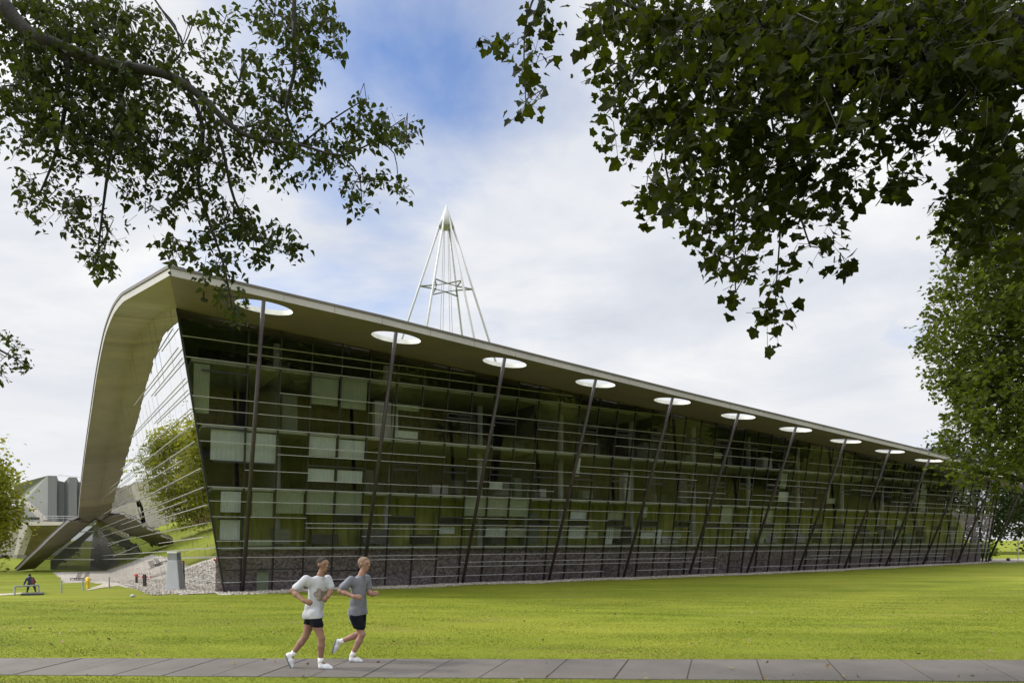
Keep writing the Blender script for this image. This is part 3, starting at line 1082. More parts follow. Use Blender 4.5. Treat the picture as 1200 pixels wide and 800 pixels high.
# glass end wall under the curl
mb = MB()
ne = 60
def top_h(t_):
    return float(np.interp(t_, [a[0] for a in IT], [a[1] for a in IT]))
tt = np.linspace(0, IT[-1][0], 46)
def eg(t_, h, o=0.0):
    return P0 + E * t_ + W1 * h + Mo * o
er = random.Random(9)
jit = {}
for i in range(len(tt) - 1):
    hs = [-2.2, 0.8, 2.05, 4.8, 7.5, 10.25, 99]
    for r_ in range(6):
        q = []
        skip = False
        for (t_, hh) in ((tt[i], hs[r_]), (tt[i + 1], hs[r_]), (tt[i + 1], hs[r_ + 1]), (tt[i], hs[r_ + 1])):
            th = top_h(t_)
            if hh >= th and hh == hs[r_] :
                skip = True
            key = (round(t_, 3), hh, r_)
            q.append(eg(t_, min(hh, th), er.uniform(-0.003, 0.003)))
        if not skip:
            mb.quad(*q)
mb.build('end_glass', M['glass_end'], lib)
mb = MB()
q_ = [VTX] + fl_in[1:]
for i in range(len(q_) - 1):
    a, b2 = q_[i], q_[i + 1]
    mb.quad(a, b2, V(b2[0], b2[1], -5.2), V(a[0], a[1], -5.2) if i else eg(IT[-1][0], -2.6))
mb.build('flap_glass', M['glass_flap'], lib)
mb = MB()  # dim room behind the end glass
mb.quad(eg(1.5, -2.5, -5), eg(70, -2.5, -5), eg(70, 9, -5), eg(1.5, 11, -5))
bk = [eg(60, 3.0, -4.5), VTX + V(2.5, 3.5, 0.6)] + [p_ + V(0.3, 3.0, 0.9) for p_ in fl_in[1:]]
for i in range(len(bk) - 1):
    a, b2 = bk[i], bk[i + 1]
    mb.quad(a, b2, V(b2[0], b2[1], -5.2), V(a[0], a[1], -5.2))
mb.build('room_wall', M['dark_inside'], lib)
M['end_mullion'] = pmat('dark_grey_frame', (0.10, 0.10, 0.10), 0.5)
# end louvres, gently falling to the back
for (h, t0, t1, sl_) in ((10.73, 0.5, 11.2, 0.0), (10.2, 0.0, 6.5, 0), (9.4, 0.1, 14, -0.004), (8.9, 0, 7, -.004), (8.13, 0, 20, -.008), (7.5, 0, 26, -.01), (6.79, 0.3, 24, -.012), (6.3, 4, 14, -.013),
                         (5.6, 0, 16, -.016), (4.78, 0.1, 48, -.018), (4.4, 4.5, 26, -.02), (4.0, 0, 40, -.02), (3.2, 1, 36, -.022), (2.55, 2, 12, -.024), (2.04, 0.1, 56, -.024), (1.61, 0, 50, -.024), (0.47, 0, 9, -.026),
                         (11.6, 1.0, 4.0, 0), (7.0, 20, 40, -.012), (5.5, 30, 52, -.018)):
    mb = MB()
    t1 = t0 + (t1 - t0) * 1.5
    t1c = t1
    if h < top_h(t0) - 0.1:
        while h + sl_ * (t1c - t0) > top_h(t1c) - 0.15 and t1c > t0 + 1:
            t1c -= 0.5
        mb.bar(eg(t0, h, 0.12), eg(t1c, h + sl_ * (t1c - t0), 0.08), 0.045, 0.022)
        mb.build('louver', M['louver'], lib)
for k in range(1, 24):
    t_ = 1.43 * k if k < 14 else 18.6 + (k - 13) * 4.2
    if t_ > 62:
        break
    mb = MB(); mb.bar(eg(t_, -2.0, -0.02), eg(t_, top_h(t_) - 0.02, -0.02), 0.045, 0.04, Mo)
    mb.build('mullion', M['end_mullion'], lib)
for (za, zb) in ((1.0, 0.9), (-1.0, -1.0), (-2.4, -2.4)):
    mb = MB()
    xa, xb = q_[0], at(62 if za > 0 else 48, 640, dV + 1.5)
    xb = V(xb[0], xb[1], zb) if za < 0 else at(80, 632 - 835 * 0.9 / 87, dV + .8)
    mb.bar(V(xa[0], xa[1] - 0.12, za), V(xb[0], xb[1] - 0.12, zb), 0.12, 0.10)
    mb.build('louver', M['louver'], lib)
# small security camera under the soffit near the corner
mb = MB()
cpt = sp(-1.7, 5.6)
mb.tube([cpt, cpt - UP * 0.28], 0.03, 8); mb.tube([cpt - UP * 0.3 - U * 0.1, cpt - UP * 0.34 + U * 0.14], 0.07, 10)
mb.build('security_camera', M['dark_grey'], lib)

# ------------------------------------------------------------------ steel cone on the roof
apex = at(523, 241, 75.0)
cx_, cy_ = apex[0], apex[1]
zring = (632 - 337) * 75 / F
rring = 2.8
slope = rring / (apex[2] - zring)
cone = thing('steel_cone', 'white open steel cone of six raking legs rising behind the roof edge', 'spire', (cx_, cy_, 6.0))
zb_ = 7.0
apz = apex[2]
for k in range(6):
    a = R(10 + 60 * k)
    dirv_ = V(math.cos(a), math.sin(a), 0)
    p0 = V(cx_, cy_, apz - 1.5) + dirv_ * slope * 1.5
    p1 = V(cx_, cy_, zring) + dirv_ * rring
    p2 = V(cx_, cy_, zb_) + dirv_ * slope * (apz - zb_)
    mb = MB(); mb.tube([p0, p1, p2], 0.115, 10)
    mb.build('leg', M['steel_white'], cone, True)
mb = MB()
mb.tube([V(cx_, cy_, apz - 2.3), V(cx_, cy_, apz - 1.2), V(cx_, cy_, apz + 0.1)], [slope * 2.3 + 0.1, slope * 1.2 + 0.1, 0.04], 16)
mb.build('apex_cap', M['steel_white'], cone, True)
mb = MB()
ringp = [V(cx_ + rring * math.cos(R(10 + 60 * k)), cy_ + rring * math.sin(R(10 + 60 * k)), zring) for k in range(6)]
inn = [V(cx_ + 1.25 * math.cos(R(40 + 60 * k)), cy_ + 1.25 * math.sin(R(40 + 60 * k)), zring) for k in range(6)]
for k in range(6):
    mb.tube([ringp[k], inn[k]], 0.08, 6); mb.tube([ringp[(k + 1) % 6], inn[k]], 0.08, 6)
    mb.tube([inn[k], inn[(k + 1) % 6]], 0.05, 6)
mb.build('star_brace', M['steel_grey'], cone)
for k in range(4):
    a = R(35 + 90 * k)
    mb = MB(); mb.tube([V(cx_ + 0.3 * math.cos(a), cy_ + 0.3 * math.sin(a), apz - 2), V(cx_ + 1.3 * math.cos(a), cy_ + 1.3 * math.sin(a), zb_)], 0.035, 5)
    mb.build('cable', M['cable'], cone)

# ------------------------------------------------------------------ concrete hall at the far left
def hallpt(px, py, d):
    return at(px, py, d)
aul = thing('concrete_hall', 'grey ribbed concrete hall with a jutting brown wedge behind the glass building', 'building', at(40, 668, 140))
mb = MB()  # ribbed upper body: folded vertical plates
plan = [(28, 588, 150), (56, 557, 140), (66.5, 557.2, 140), (68.5, 563, 141.8), (75.5, 564.5, 142.2), (80.5, 558.8, 141), (90, 559, 141), (92, 564, 142.6), (99, 566, 143), (104, 560, 141), (118, 561, 141)]
for i in range(len(plan) - 1):
    (xa, ya, da), (xb, yb, db) = plan[i], plan[i + 1]
    a_t, b_t = at(xa, ya, da), at(xb, yb, db)
    a_b, b_b = V(a_t[0], a_t[1], 3.3), V(b_t[0], b_t[1], 3.3)
    mb.quad(a_b, b_b, b_t, a_t)
mb.build('ribbed_wall', M['steel_rib'] if 'steel_rib' in M else pmat('ribbed_cladding', (0.145, 0.152, 0.15), 0.7, 0, 0.12, 0.9, 0.4, 3, stretch=(4, 4, 0.1)), aul)
mb = MB()  # sloping roof plane left of the ribs
mb.add([at(56, 557, 140.2), at(18, 568, 150), at(10, 588, 160), at(28, 588, 150)], [(0, 1, 2, 3)])
mb.add([at(56, 557, 140.2), at(66.5, 557.2, 140), at(118, 561, 165), at(70, 556, 175), at(18, 567, 160)], [(0, 1, 2, 3, 4)])
mb.build('roof', pmat('hall_roof', (0.22, 0.235, 0.21), 0.7, 0, 0.1), aul)
mb = MB()  # pale raking beam
mb.prism([at(26, 587, 139), at(30, 587, 139), at(52, 608.5, 139), at(48, 610.5, 139)], V(0, 1.2, 0))
mb.prism([at(25, 611, 138), at(76, 611, 138), at(74, 615, 138), at(33, 615.5, 138)], V(0, 10, 0))
mb.prism([at(25, 611, 138), at(34, 612, 138), at(20, 650, 138), at(16, 650, 138)], V(0, 2, 0))
mb.build('beam', M['concrete_pale'], aul)
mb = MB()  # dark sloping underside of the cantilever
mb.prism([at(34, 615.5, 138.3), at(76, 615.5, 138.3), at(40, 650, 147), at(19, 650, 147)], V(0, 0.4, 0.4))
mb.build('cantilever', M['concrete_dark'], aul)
mb = MB()
mb.prism([at(-30, 612, 150), at(26, 616, 150), at(20, 650, 150), at(-30, 650, 150)], V(0, 8, 0))
mb.prism([at(-260, 590, 150), at(-20, 590, 150), at(-20, 668, 150), at(-260, 668, 150)], V(0, 30, 0))
mb.prism([at(10, 650, 147), at(20, 650, 147), at(18, 668.5, 147), at(12, 668.5, 147)], V(0, 3, 0))
mb.prism([at(-30, 650, 149.5), at(0, 650, 149.5), at(0, 668.5, 149.5), at(-30, 668.5, 149.5)], V(0, 6, 0))
mb.build('lower_wall', M['concrete'], aul)
mb = MB()
mb.prism([at(-2, 650, 151), at(40, 650, 151), at(40, 669, 151), at(-2, 669, 151)], V(0, 0.5, 0))
mb.build('dark_entrance', M['dark_grey'], aul)
mb = MB()  # parapet windows and terrace rail
for k in range(4):
    mb.box(at(31.5 + 4.2 * k, 607.3, 138.6), 0.5, 0.3, 0.5)
mb.build('window', M['dark_grey'], aul)
mb = MB()
for y_ in (604.5, 607.0):
    mb.tube([at(50, y_, 138), at(86, y_, 138)], 0.045, 6)
for x_ in range(50, 88, 6):
    mb.tube([at(x_, 604.5, 138), at(x_, 611, 138)], 0.04, 6)
mb.build('terrace_rail', M['galv'], aul)
tw = MB()
tw.box(at(14, 622, 165), 50, 6, 10)

# ------------------------------------------------------------------ leaves and trees
def leaf_template(kind_):
    if kind_ == 'plane':    # five-lobed
        o = [(0, -0.02), (0.14, 0.0), (0.40, -0.04), (0.39, 0.17), (0.55, 0.34), (0.50, 0.47), (0.33, 0.50), (0.23, 0.70), (0.0, 0.95), (-0.23, 0.70), (-0.33, 0.50), (-0.50, 0.47), (-0.55, 0.34), (-0.39, 0.17), (-0.40, -0.04), (-0.14, 0.0)]
        c = (0, 0.28)
        pts = [(*c, 0.0)] + [(x, y, 0.16 * abs(x) - 0.10 * y * y) for x, y in o]
        tris = [(0, 1 + i, 1 + (i + 1) % len(o)) for i in range(len(o))]
    elif kind_ == 'poplar':
        o = [(0, 0), (0.34, 0.16), (0.28, 0.48), (0, 1.0), (-0.28, 0.48), (-0.34, 0.16)]
        pts = [(x, y, 0.22 * abs(x) - 0.12 * y * y) for x, y in o]
        tris = [(0, 1, 2), (0, 2, 3), (0, 3, 4), (0, 4, 5)]
    else:
        o = [(0, 0), (0.40, 0.45), (0, 1.0), (-0.40, 0.45)]
        pts = [(x, y, 0.2 * abs(x)) for x, y in o]
        tris = [(0, 1, 2), (0, 2, 3)]
    P = np.array(pts, float)
    return P[np.array(tris).reshape(-1)]


def leaves(pos, size, kind_, droop=0.5, seed=0):
    r = np.random.default_rng(seed)
    n = len(pos)
    T = leaf_template(kind_)
    th = r.uniform(0, 2 * np.pi, n)
    tip = np.stack([np.cos(th), np.sin(th), r.normal(-droop, 0.45, n)], 1)
    tip /= np.linalg.norm(tip, axis=1)[:, None]
    nrm = np.stack([r.normal(0, 0.55, n), r.normal(0, 0.55, n), np.abs(r.normal(0.8, 0.35, n))], 1)
    side = np.cross(tip, nrm); side /= np.linalg.norm(side, axis=1)[:, None] + 1e-9
    nn = np.cross(side, tip)
    sz = size * r.uniform(0.5, 1.3, n)
    curl = r.uniform(0.4, 2.2, n)
    v = (side[:, None, :] * T[None, :, 0:1] + tip[:, None, :] * T[None, :, 1:2] + nn[:, None, :] * T[None, :, 2:3] * curl[:, None, None]) * sz[:, None, None]
    return (v + pos[:, None, :]).reshape(-1, 3)


def spray(blobs, d0, dspread, n_leaf_k, sig, seed, per=9):
    """blobs: (cx, cy, rx, ry[, density[, depth]]) give the silhouette of the hanging sprays; each is filled with twig ends of leaves"""
    r = np.random.default_rng(seed)
    P, TW = [], []
    for bl in blobs:
        cx0, cy0, rx, ry = bl[:4]
        dens = bl[4] if len(bl) > 4 else 1.0
        dd = bl[5] if len(bl) > 5 else d0
        nt_ = max(2, int(n_leaf_k * rx * ry * dens / per))
        th = r.uniform(0, 2 * np.pi, nt_); rad = np.sqrt(r.uniform(0, 1, nt_))
        cx1 = cx0 + rx * rad * np.cos(th); cy1 = cy0 + ry * rad * np.sin(th)
        dep = dd + r.normal(0, dspread, nt_)
        ctr = np.stack([(cx1 - CX) / F * dep, dep, (YH - cy1) / F * dep], 1)
        root = at(cx0, cy0, dd)
        for c in ctr:
            TW.append((c, root))
            k = r.integers(per // 2, per + per // 2)
            ax = r.normal(0, 1, 3); ax[2] -= 0.4; ax /= np.linalg.norm(ax)
            TW.append((c + ax * sig * 1.5, c - ax * sig * 1.7, 1))
            st = r.uniform(-1, 1, k)
            P.append(c + ax[None] * st[:, None] * sig * 1.6 + r.normal(0, sig * 0.55, (k, 3)))
    return np.concatenate(P), TW


def twigs(mb, TW, frac, seed, r0=0.012):
    r = random.Random(seed)
    for e_ in TW:
        c, root = e_[0], e_[1]
        if len(e_) > 2:
            mb.tube([root, c], [r0 * .45, r0 * .25], 3, False); continue
        if r.random() > frac:
            continue
        c = np.array(c); root = np.array(root)
        L = np.linalg.norm(c - root)
        if L < 0.05:
            continue
        mid_ = (c + root) / 2 + V(r.gauss(0, .06), r.gauss(0, .06), 0.10 + r.gauss(0, .05)) * min(L, 1.5)
        mb.tube([root, mid_, c], [r0, r0 * 0.75, r0 * 0.4], 4, False)


# --- poplar boughs hanging in from the upper left
LB = [(20, 30, 45, 42, 1.5), (62, 60, 52, 46, 1.4), (110, 38, 50, 40, 1.3), (150, 22, 38, 28, .8), (18, 100, 38, 48, 1.2), (70, 115, 52, 46, 1.5), (122, 105, 50, 45, 1.4), (165, 98, 42, 38, 1.1),
      (28, 160, 34, 24, .9), (85, 172, 48, 34, 1.3), (135, 165, 45, 40, 1.3), (185, 165, 42, 40, 1.1), (52, 236, 40, 24, .9), (92, 252, 26, 22, 1), (120, 285, 24, 34, 1.2), (112, 308, 16, 14, 1),
      (150, 222, 26, 22, .7), (203, 205, 38, 34, 1), (242, 188, 40, 36, 1.1), (228, 236, 28, 22, .7), (205, 288, 30, 17, 1.1), (262, 262, 34, 28, 1.2), (300, 284, 42, 26, 1.1), (332, 294, 22, 13, 1),
      (252, 318, 26, 18, 1.2), (272, 348, 15, 24, 1.3), (275, 370, 9, 9, 1.2), (235, 120, 36, 42, .85), (280, 95, 35, 38, .9), (287, 150, 40, 34, 1.1), (322, 18, 38, 26, 1.3), (366, 30, 34, 32, 1.4),
      (392, 52, 12, 16, 1), (345, 75, 32, 34, 1.3), (330, 122, 24, 28, 1.2), (356, 120, 18, 15, .8), (322, 165, 30, 25, 1), (362, 172, 30, 25, 1.1), (396, 186, 28, 18, 1), (422, 158, 33, 22, 1.1),
      (457, 150, 30, 18, 1.1), (476, 168, 12, 20, 1), (425, 214, 27, 18, 1.1), (420, 238, 12, 12, 1), (466, 216, 14, 14, 1), (430, 122, 16, 18, .7), (300, 206, 26, 18, .8), (240, 58, 22, 34, .5),
      (262, 28, 26, 26, .5), (212, 55, 18, 36, .35), (345, 205, 22, 14, .6), (180, 60, 30, 30, .8), (90, 12, 60, 20, 1.3), (170, 250, 30, 18, .35), (60, 200, 40, 12, .5)]
FR = [(6, 418, 24, 30, .9, 15), (22, 425, 12, 8, .8, 15), (4, 452, 9, 14, .8, 15), (12, 395, 10, 8, .8, 15)]
lp = at(-60, 300, 11); base = V(-12.5, 8.0, float(gz(-12.5, 8)))
tl = thing('poplar_tree', 'leafy poplar whose boughs hang in from the upper left of the view', 'tree', base)
P1, TW1 = spray(LB, 11.0, 0.8, 0.24, 0.095, 3, 10)
P2, TW2 = spray(FR, 15.0, 0.5, 0.26, 0.10, 4, 10)
extra = np.stack([rng.normal(-11.5, 2.8, 14000), rng.normal(7.5, 2.8, 14000), rng.normal(9, 2.0, 14000)], 1)
extra = extra[(np.abs(extra[:, 0]) > 0.76 * np.maximum(extra[:, 1], 0) + 0.6)]
fastmesh('crown', leaves(np.concatenate([P1, P2, extra]), 0.105, 'poplar', 0.6, 5), 3, M['leaf_small'], tl)
mb = MB()
mb.tube([base - UP * 0.2, base + V(0.1, 0, 2.5), base + V(0.4, 0.2, 6), base + V(0.9, .5, 9.5), base + V(1.6, 0.8, 13)], [0.42, 0.34, 0.28, 0.18, 0.08], 14)
mb.build('trunk', M['bark'], tl, True)
LIMB_OF = tl
def limb(pts, rads):
    P = [at(x, y, d) for (x, y, d) in pts]
    P = smooth_pl(P)
    rr_ = np.interp(np.linspace(0, 1, len(P)), np.linspace(0, 1, len(rads)), rads)
    b_ = MB(); b_.tube(P, list(rr_), 8)
    b_.build('branch', M['bark'], LIMB_OF, True)
mb = MB()
q0 = base + V(0.55, 0.3, 7.0)
mb.tube([q0, (q0 + at(-30, -12, 11)) / 2 + UP * 0.3, at(-8, -2, 10.2), at(5, 8, 10.0)], [0.2, 0.15, 0.12, 0.11], 10)
mb.build('branch', M['bark'], tl, True)
limb([(2, 4, 10.0), (30, 36, 10.0), (72, 55, 10.0), (115, 72, 10.0), (150, 79, 10.0), (190, 86, 10.0), (218, 100, 10.0), (245, 122, 10.0), (268, 145, 10.0), (292, 160, 10.0), (320, 166, 10.0), (352, 170, 10.0), (400, 182, 10.0), (440, 165, 10.0)], [0.115, 0.085, 0.07, 0.06, 0.045, 0.03, 0.018, 0.01])
limb([(72, 55, 11), (80, 90, 11), (74, 140, 11), (62, 190, 11), (45, 230, 11)], [0.05, 0.03, 0.012])
limb([(150, 79, 11), (138, 130, 11.2), (128, 190, 11.2), (120, 250, 11), (114, 300, 11)], [0.04, 0.025, 0.010])
limb([(218, 100, 11), (238, 150, 11), (232, 210, 11), (245, 260, 11), (262, 310, 11), (272, 362, 11)], [0.035, 0.025, 0.010])
limb([(245, 122, 11), (262, 180, 10.8), (275, 235, 10.8), (305, 282, 10.8), (335, 296, 10.8)], [0.03, 0.02, 0.008])
limb([(190, 86, 11), (215, 55, 11), (195, 20, 11), (178, -5, 11)], [0.02, 0.016, 0.014])
limb([(186, 8, 10.6), (205, 30, 10.6), (214, 55, 10.6), (232, 12, 10.6)], [0.014, 0.012, 0.006])
limb([(345, -8, 10.5), (344, 40, 10.5), (345, 85, 10.5), (335, 130, 10.5), (352, 170, 10.7)], [0.035, 0.03, 0.012])
limb([(352, 170, 11), (390, 140, 11), (425, 118, 11)], [0.015, 0.008])
limb([(400, 182, 11), (420, 205, 11), (424, 240, 11)], [0.014, 0.006])
limb([(440, 165, 11), (462, 180, 11), (467, 222, 11)], [0.012, 0.005])
limb([(-60, 380, 15), (-10, 405, 15), (18, 420, 15), (30, 428, 15)], [0.04, 0.02, 0.008])
mb = MB(); twigs(mb, TW1, 0.45, 2, 0.008); twigs(mb, TW2, 0.3, 3, 0.008)
kind(mb.build('twigs', M['bark'], tl), 'stuff')

# --- plane tree boughs from the upper right
RB = [(622, 18, 26, 22, .6), (607, 52, 34, 16, .6), (636, 64, 14, 20, .6), (616, 84, 9, 12, .5), (616, 117, 10, 14, .45), (582, 52, 14, 9, .6), (612, 135, 6, 6, .5),
      (722, 22, 32, 30, 1), (762, 30, 45, 40, 1.3), (820, 40, 60, 50, 1.7), (900, 40, 70, 52, 2), (980, 40, 70, 52, 2.1), (1060, 40, 72, 52, 2.2), (1145, 40, 75, 55, 2.4), (712, 80, 24, 28, .8), (742, 112, 36, 32, 1),
      (716, 122, 22, 22, .8), (722, 172, 18, 14, .7), (770, 168, 38, 34, 1.1), (822, 130, 50, 50, 1.5), (900, 120, 60, 52, 1.7), (980, 108, 60, 45, 1.7), (1050, 92, 55, 40, 1.7), (1140, 105, 60, 52, 2.1),
      (790, 232, 32, 30, 1), (768, 218, 20, 20, .7), (842, 202, 45, 40, 1.3), (900, 198, 45, 40, 1.3), (950, 178, 42, 38, 1.2), (992, 160, 32, 24, 1), (1030, 150, 26, 16, .9), (1002, 200, 26, 18, .9),
      (872, 256, 38, 32, 1.1), (830, 270, 28, 24, .9), (842, 306, 26, 18, .9), (874, 306, 22, 22, .9), (862, 342, 14, 14, .6), (906, 366, 20, 16, 1), (908, 386, 16, 10, 1), (909, 345, 9, 18, .8), (913, 318, 12, 14, .9), (925, 242, 34, 26, 1.1), (958, 290, 26, 20, 1),
      (985, 308, 16, 12, .8), (962, 240, 32, 24, 1), (1000, 222, 20, 14, .8), (1052, 205, 26, 16, .9), (1075, 190, 10, 10, .7), (1162, 170, 36, 42, 1.7), (1186, 222, 26, 46, 1.6), (1132, 202, 20, 22, 1.0),
      (1150, 248, 26, 24, 1.2), (1188, 270, 16, 22, 1), (1120, 250, 12, 18, .7), (1250, 40, 60, 70, 1), (1320, 30, 60, 80, 1), (1400, 20, 70, 80, .8), (1250, 160, 50, 70, .8), (1330, 170, 60, 80, .7), (1150, 280, 34, 22, 1.1), (1125, 228, 20, 20, 1), (1080, 150, 30, 22, 1.2), (1185, 300, 18, 14, 1), (700, 40, 14, 40, .8)]
base = V(11.5, 6.5, float(gz(11.5, 6.5)))
trr = thing('plane_tree', 'big leaved plane tree whose dark canopy overhangs the upper right of the view', 'tree', base)
P1, TW1 = spray(RB, 8.6, 1.0, 0.120, 0.13, 13, 8)
ex = np.stack([rng.normal(11.5, 2.6, 2600), rng.normal(6.5, 2.6, 2600), rng.normal(9.5, 1.8, 2600)], 1)
ex = ex[(np.abs(ex[:, 0]) > 0.76 * np.maximum(ex[:, 1], 0) + 0.8)]
ex2 = np.stack([rng.uniform(0.5, 10, 1500), rng.uniform(3, 9, 1500), rng.uniform(7.5, 10.5, 1500)], 1)
ex2 = ex2[ex2[:, 2] > 0.79 * ex2[:, 1] + 0.5]
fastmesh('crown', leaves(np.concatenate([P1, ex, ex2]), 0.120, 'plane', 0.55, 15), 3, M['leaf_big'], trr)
mb = MB()
mb.tube([base - UP * 0.2, base + V(-.1, 0, 2.5), base + V(-0.3, 0.1, 6), base + V(-0.8, .2, 9.5), base + V(-1.2, 0.2, 13)], [0.5, 0.42, 0.36, 0.24, 0.1], 14)
mb.build('trunk', M['bark'], trr, True)
mb = MB(); LIMB_OF = trr
q0 = base + V(-0.4, 0.1, 6.6)
limb_start = at(1240, 20, 8.6)
mb.tube([q0, (q0 + limb_start) / 2 + UP * 0.2, limb_start, at(1190, 22, 8.6)], [0.22, 0.15, 0.11, 0.10], 10)
mb.build('branch', M['bark'], trr, True)
limb([(1190, 22, 8.6), (1110, 30, 8.6), (1020, 28, 8.6), (940, 36, 8.6), (870, 40, 8.6), (800, 30, 8.6), (740, 8, 8.6), (690, -12, 8.6)], [0.09, 0.07, 0.05, 0.03, 0.014])
limb([(1020, 28, 8.6), (1000, 90, 8.5), (960, 160, 8.5), (935, 230, 8.5), (950, 290, 8.5)], [0.035, 0.02, 0.008])
limb([(940, 36, 8.6), (900, 110, 8.7), (870, 180, 8.7), (860, 260, 8.7), (862, 340, 8.7)], [0.035, 0.022, 0.007])
limb([(870, 40, 8.6), (820, 110, 8.5), (780, 170, 8.5), (790, 240, 8.5)], [0.03, 0.018, 0.007])
limb([(800, 30, 8.6), (750, 80, 8.5), (720, 130, 8.5)], [0.022, 0.008])
limb([(690, -12, 8.6), (640, -20, 8.4), (618, 20, 8.4), (614, 70, 8.4), (616, 120, 8.4), (612, 140, 8.4)], [0.018, 0.010, 0.004])
limb([(1110, 30, 8.6), (1120, 120, 8.4), (1150, 200, 8.4), (1186, 270, 8.4)], [0.035, 0.02, 0.008])
limb([(1120, 120, 8.4), (1095, 165, 8.4), (1070, 172, 8.4), (1045, 200, 8.4)], [0.012, 0.009, 0.005])
limb([(900, 110, 8.7), (915, 230, 8.7), (910, 330, 8.7), (907, 385, 8.7)], [0.014, 0.010, 0.004])
mb = MB(); twigs(mb, TW1, 0.45, 5, 0.008)
kind(mb.build('twigs', M['bark'], trr), 'stuff')

# --- mid distance tree on the right
MBL = [(1150, 232, 34, 26, .9), (1180, 270, 34, 40, 1.3), (1132, 330, 34, 32, 1), (1175, 330, 40, 50, 1.5), (1106, 340, 16, 20, .7), (1112, 385, 32, 28, 1), (1160, 400, 46, 46, 1.5), (1096, 412, 20, 16, .8),
       (1118, 440, 32, 30, 1.1), (1172, 470, 42, 46, 1.6), (1132, 500, 30, 24, 1.1), (1110, 516, 20, 13, .9), (1162, 535, 38, 24, 1.2), (1132, 552, 22, 11, .9), (1190, 552, 22, 16, 1), (1105, 250, 12, 10, .5), (1100, 545, 12, 9, .5), (1180, 575, 16, 7, .5),
       (1240, 300, 50, 80, 1), (1240, 430, 50, 80, 1), (1240, 530, 45, 40, .8), (1310, 280, 60, 90, .8), (1320, 430, 60, 80, .8), (1390, 340, 60, 100, .7), (1290, 190, 60, 50, .7), (1300, 540, 40, 40, .6), (1165, 205, 42, 36, 1.2), (1128, 270, 30, 28, 1.1), (1195, 380, 20, 60, 1.2), (1192, 500, 20, 50, 1.2), (1150, 450, 40, 40, 1)]
base = V(22.5, 27.0, float(gz(22.5, 27)))
tm = thing('plane_tree', 'sunlit green tree at the right edge covering the low end of the roof', 'tree', base)
P1, TW1 = spray(MBL, 27.0, 1.8, 0.85, 0.24, 23, 12)
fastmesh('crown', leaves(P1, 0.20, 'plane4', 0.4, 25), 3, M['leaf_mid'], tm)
mb = MB()
mb.tube([base - UP * 0.2, base + V(-.1, 0, 3), base + V(-0.2, 0.1, 7), base + V(-0.6, .2, 12)], [0.45, 0.38, 0.28, 0.1], 12)
mb.build('trunk', M['bark'], tm, True)
mb = MB()
for bl in MBL:
    c_ = at(bl[0], bl[1], 27.0)
    s_ = base + V(-0.2, 0.1, max(2.5, min(11, c_[2] - base[2] - 1.5)))
    b_ = MB(); b_.tube([s_, (s_ + c_) / 2 + UP * 0.3, c_], [0.10, 0.06, 0.02], 6); b_.build('branch', M['bark'], tm)
mb = MB(); twigs(mb, TW1, 0.08, 8, 0.015)
kind(mb.build('twigs', M['bark'], tm), 'stuff')


def crown_pts(n_cl, per, rad, seed, zlo=0.0):
    r = np.random.default_rng(seed)
    P = []
    for _ in range(n_cl):
        v = r.normal(0, 1, 3); v /= np.linalg.norm(v)
        v *= r.uniform(0.35, 1.0) ** 0.5
        c = v * np.array(rad)
        s = r.uniform(0.5, 1.1) * min(rad) * 0.20
        P.append(c + r.normal(0, s, (per, 3)) * np.array([1, 1, 0.7]))
    return np.concatenate(P)


def make_tree(name, label, loc, height, rad, leaf, size, mat, seed, n_cl=110, per=40, group=None, trunk_r=0.3):
    tr_ = thing(name, label, 'tree', loc, group)
    loc = np.array(loc, float)
    cz = height - rad[2]
    P = crown_pts(n_cl, per, rad, seed) + loc + V(0, 0, cz)
    P = P[P[:, 2] > loc[2] + 0.4]
    fastmesh('crown', leaves(P, size, leaf, 0.3, seed + 1), 3, mat, tr_)
    mb = MB()
    mb.tube([loc - UP * 0.2, loc + V(0.05, 0, height * .3), loc + V(0.15, 0.1, height * .6), loc + V(0.1, 0, height * .85)], [trunk_r, trunk_r * .8, trunk_r * .5, trunk_r * .15], 10)
    rr_ = random.Random(seed)
    for _ in range(9):
        a = rr_.uniform(0, 6.28); h = rr_.uniform(.35, .75) * height
        s_ = loc + V(0.1, 0.05, h)
        e_ = s_ + V(math.cos(a) * rad[0] * .7, math.sin(a) * rad[1] * .7, rr_.uniform(.1, .3) * height)
        mb.tube([s_, (s_ + e_) / 2 + UP * .2, e_], [trunk_r * .35, trunk_r * .22, trunk_r * .06], 6, False)
    mb.build('trunk', M['bark'], tr_, True)
    return tr_


def gpt(x, y):
    return V(x, y, float(gz(x, y)))


make_tree('robinia_tree', 'airy yellow green tree at the left edge in front of the concrete hall', gpt(-47.6, 60), 13.8, (4.7, 4.9, 6.2), 'diamond', 0.36, M['leaf_light'], 31, 330, 60, None, 0.2)
make_tree('robinia_tree', 'farther yellow green tree left of the concrete hall, mostly seen mirrored in the glass end', gpt(-67.5, 86), 15.5, (6.0, 6.2, 7.2), 'diamond', 0.42, M['leaf_light'], 33, 300, 60, None, 0.22)
# dark trees closing the view behind the far end of the building
DT = make_tree('dark_tree', 'dark tall tree behind the far glass corner of the building', gpt(70, 108), 17, (6.5, 6.5, 8.5), 'diamond', 0.55, M['leaf_dark'], 41, 150, 40, 'dark trees beyond the far end of the building')
for (x, y, l, sc, rz) in ((81, 112, 'dark round tree at the right edge beyond the building', 0.95, 1.0), (59, 122, 'dark tree peeping over the far end of the roof line', 0.9, 2.1), (92, 120, 'dark tree farthest right in the belt beyond the building', 1.1, 3.0),
                          (76, 128, 'tallest dark tree at the back of the belt beyond the building', 1.2, 4.0), (103, 112, 'dark tree just outside the right edge beyond the road', 1.0, 5.0)):
    p = gpt(x, y)
    copy_thing(DT, p, l, None, rz, sc)
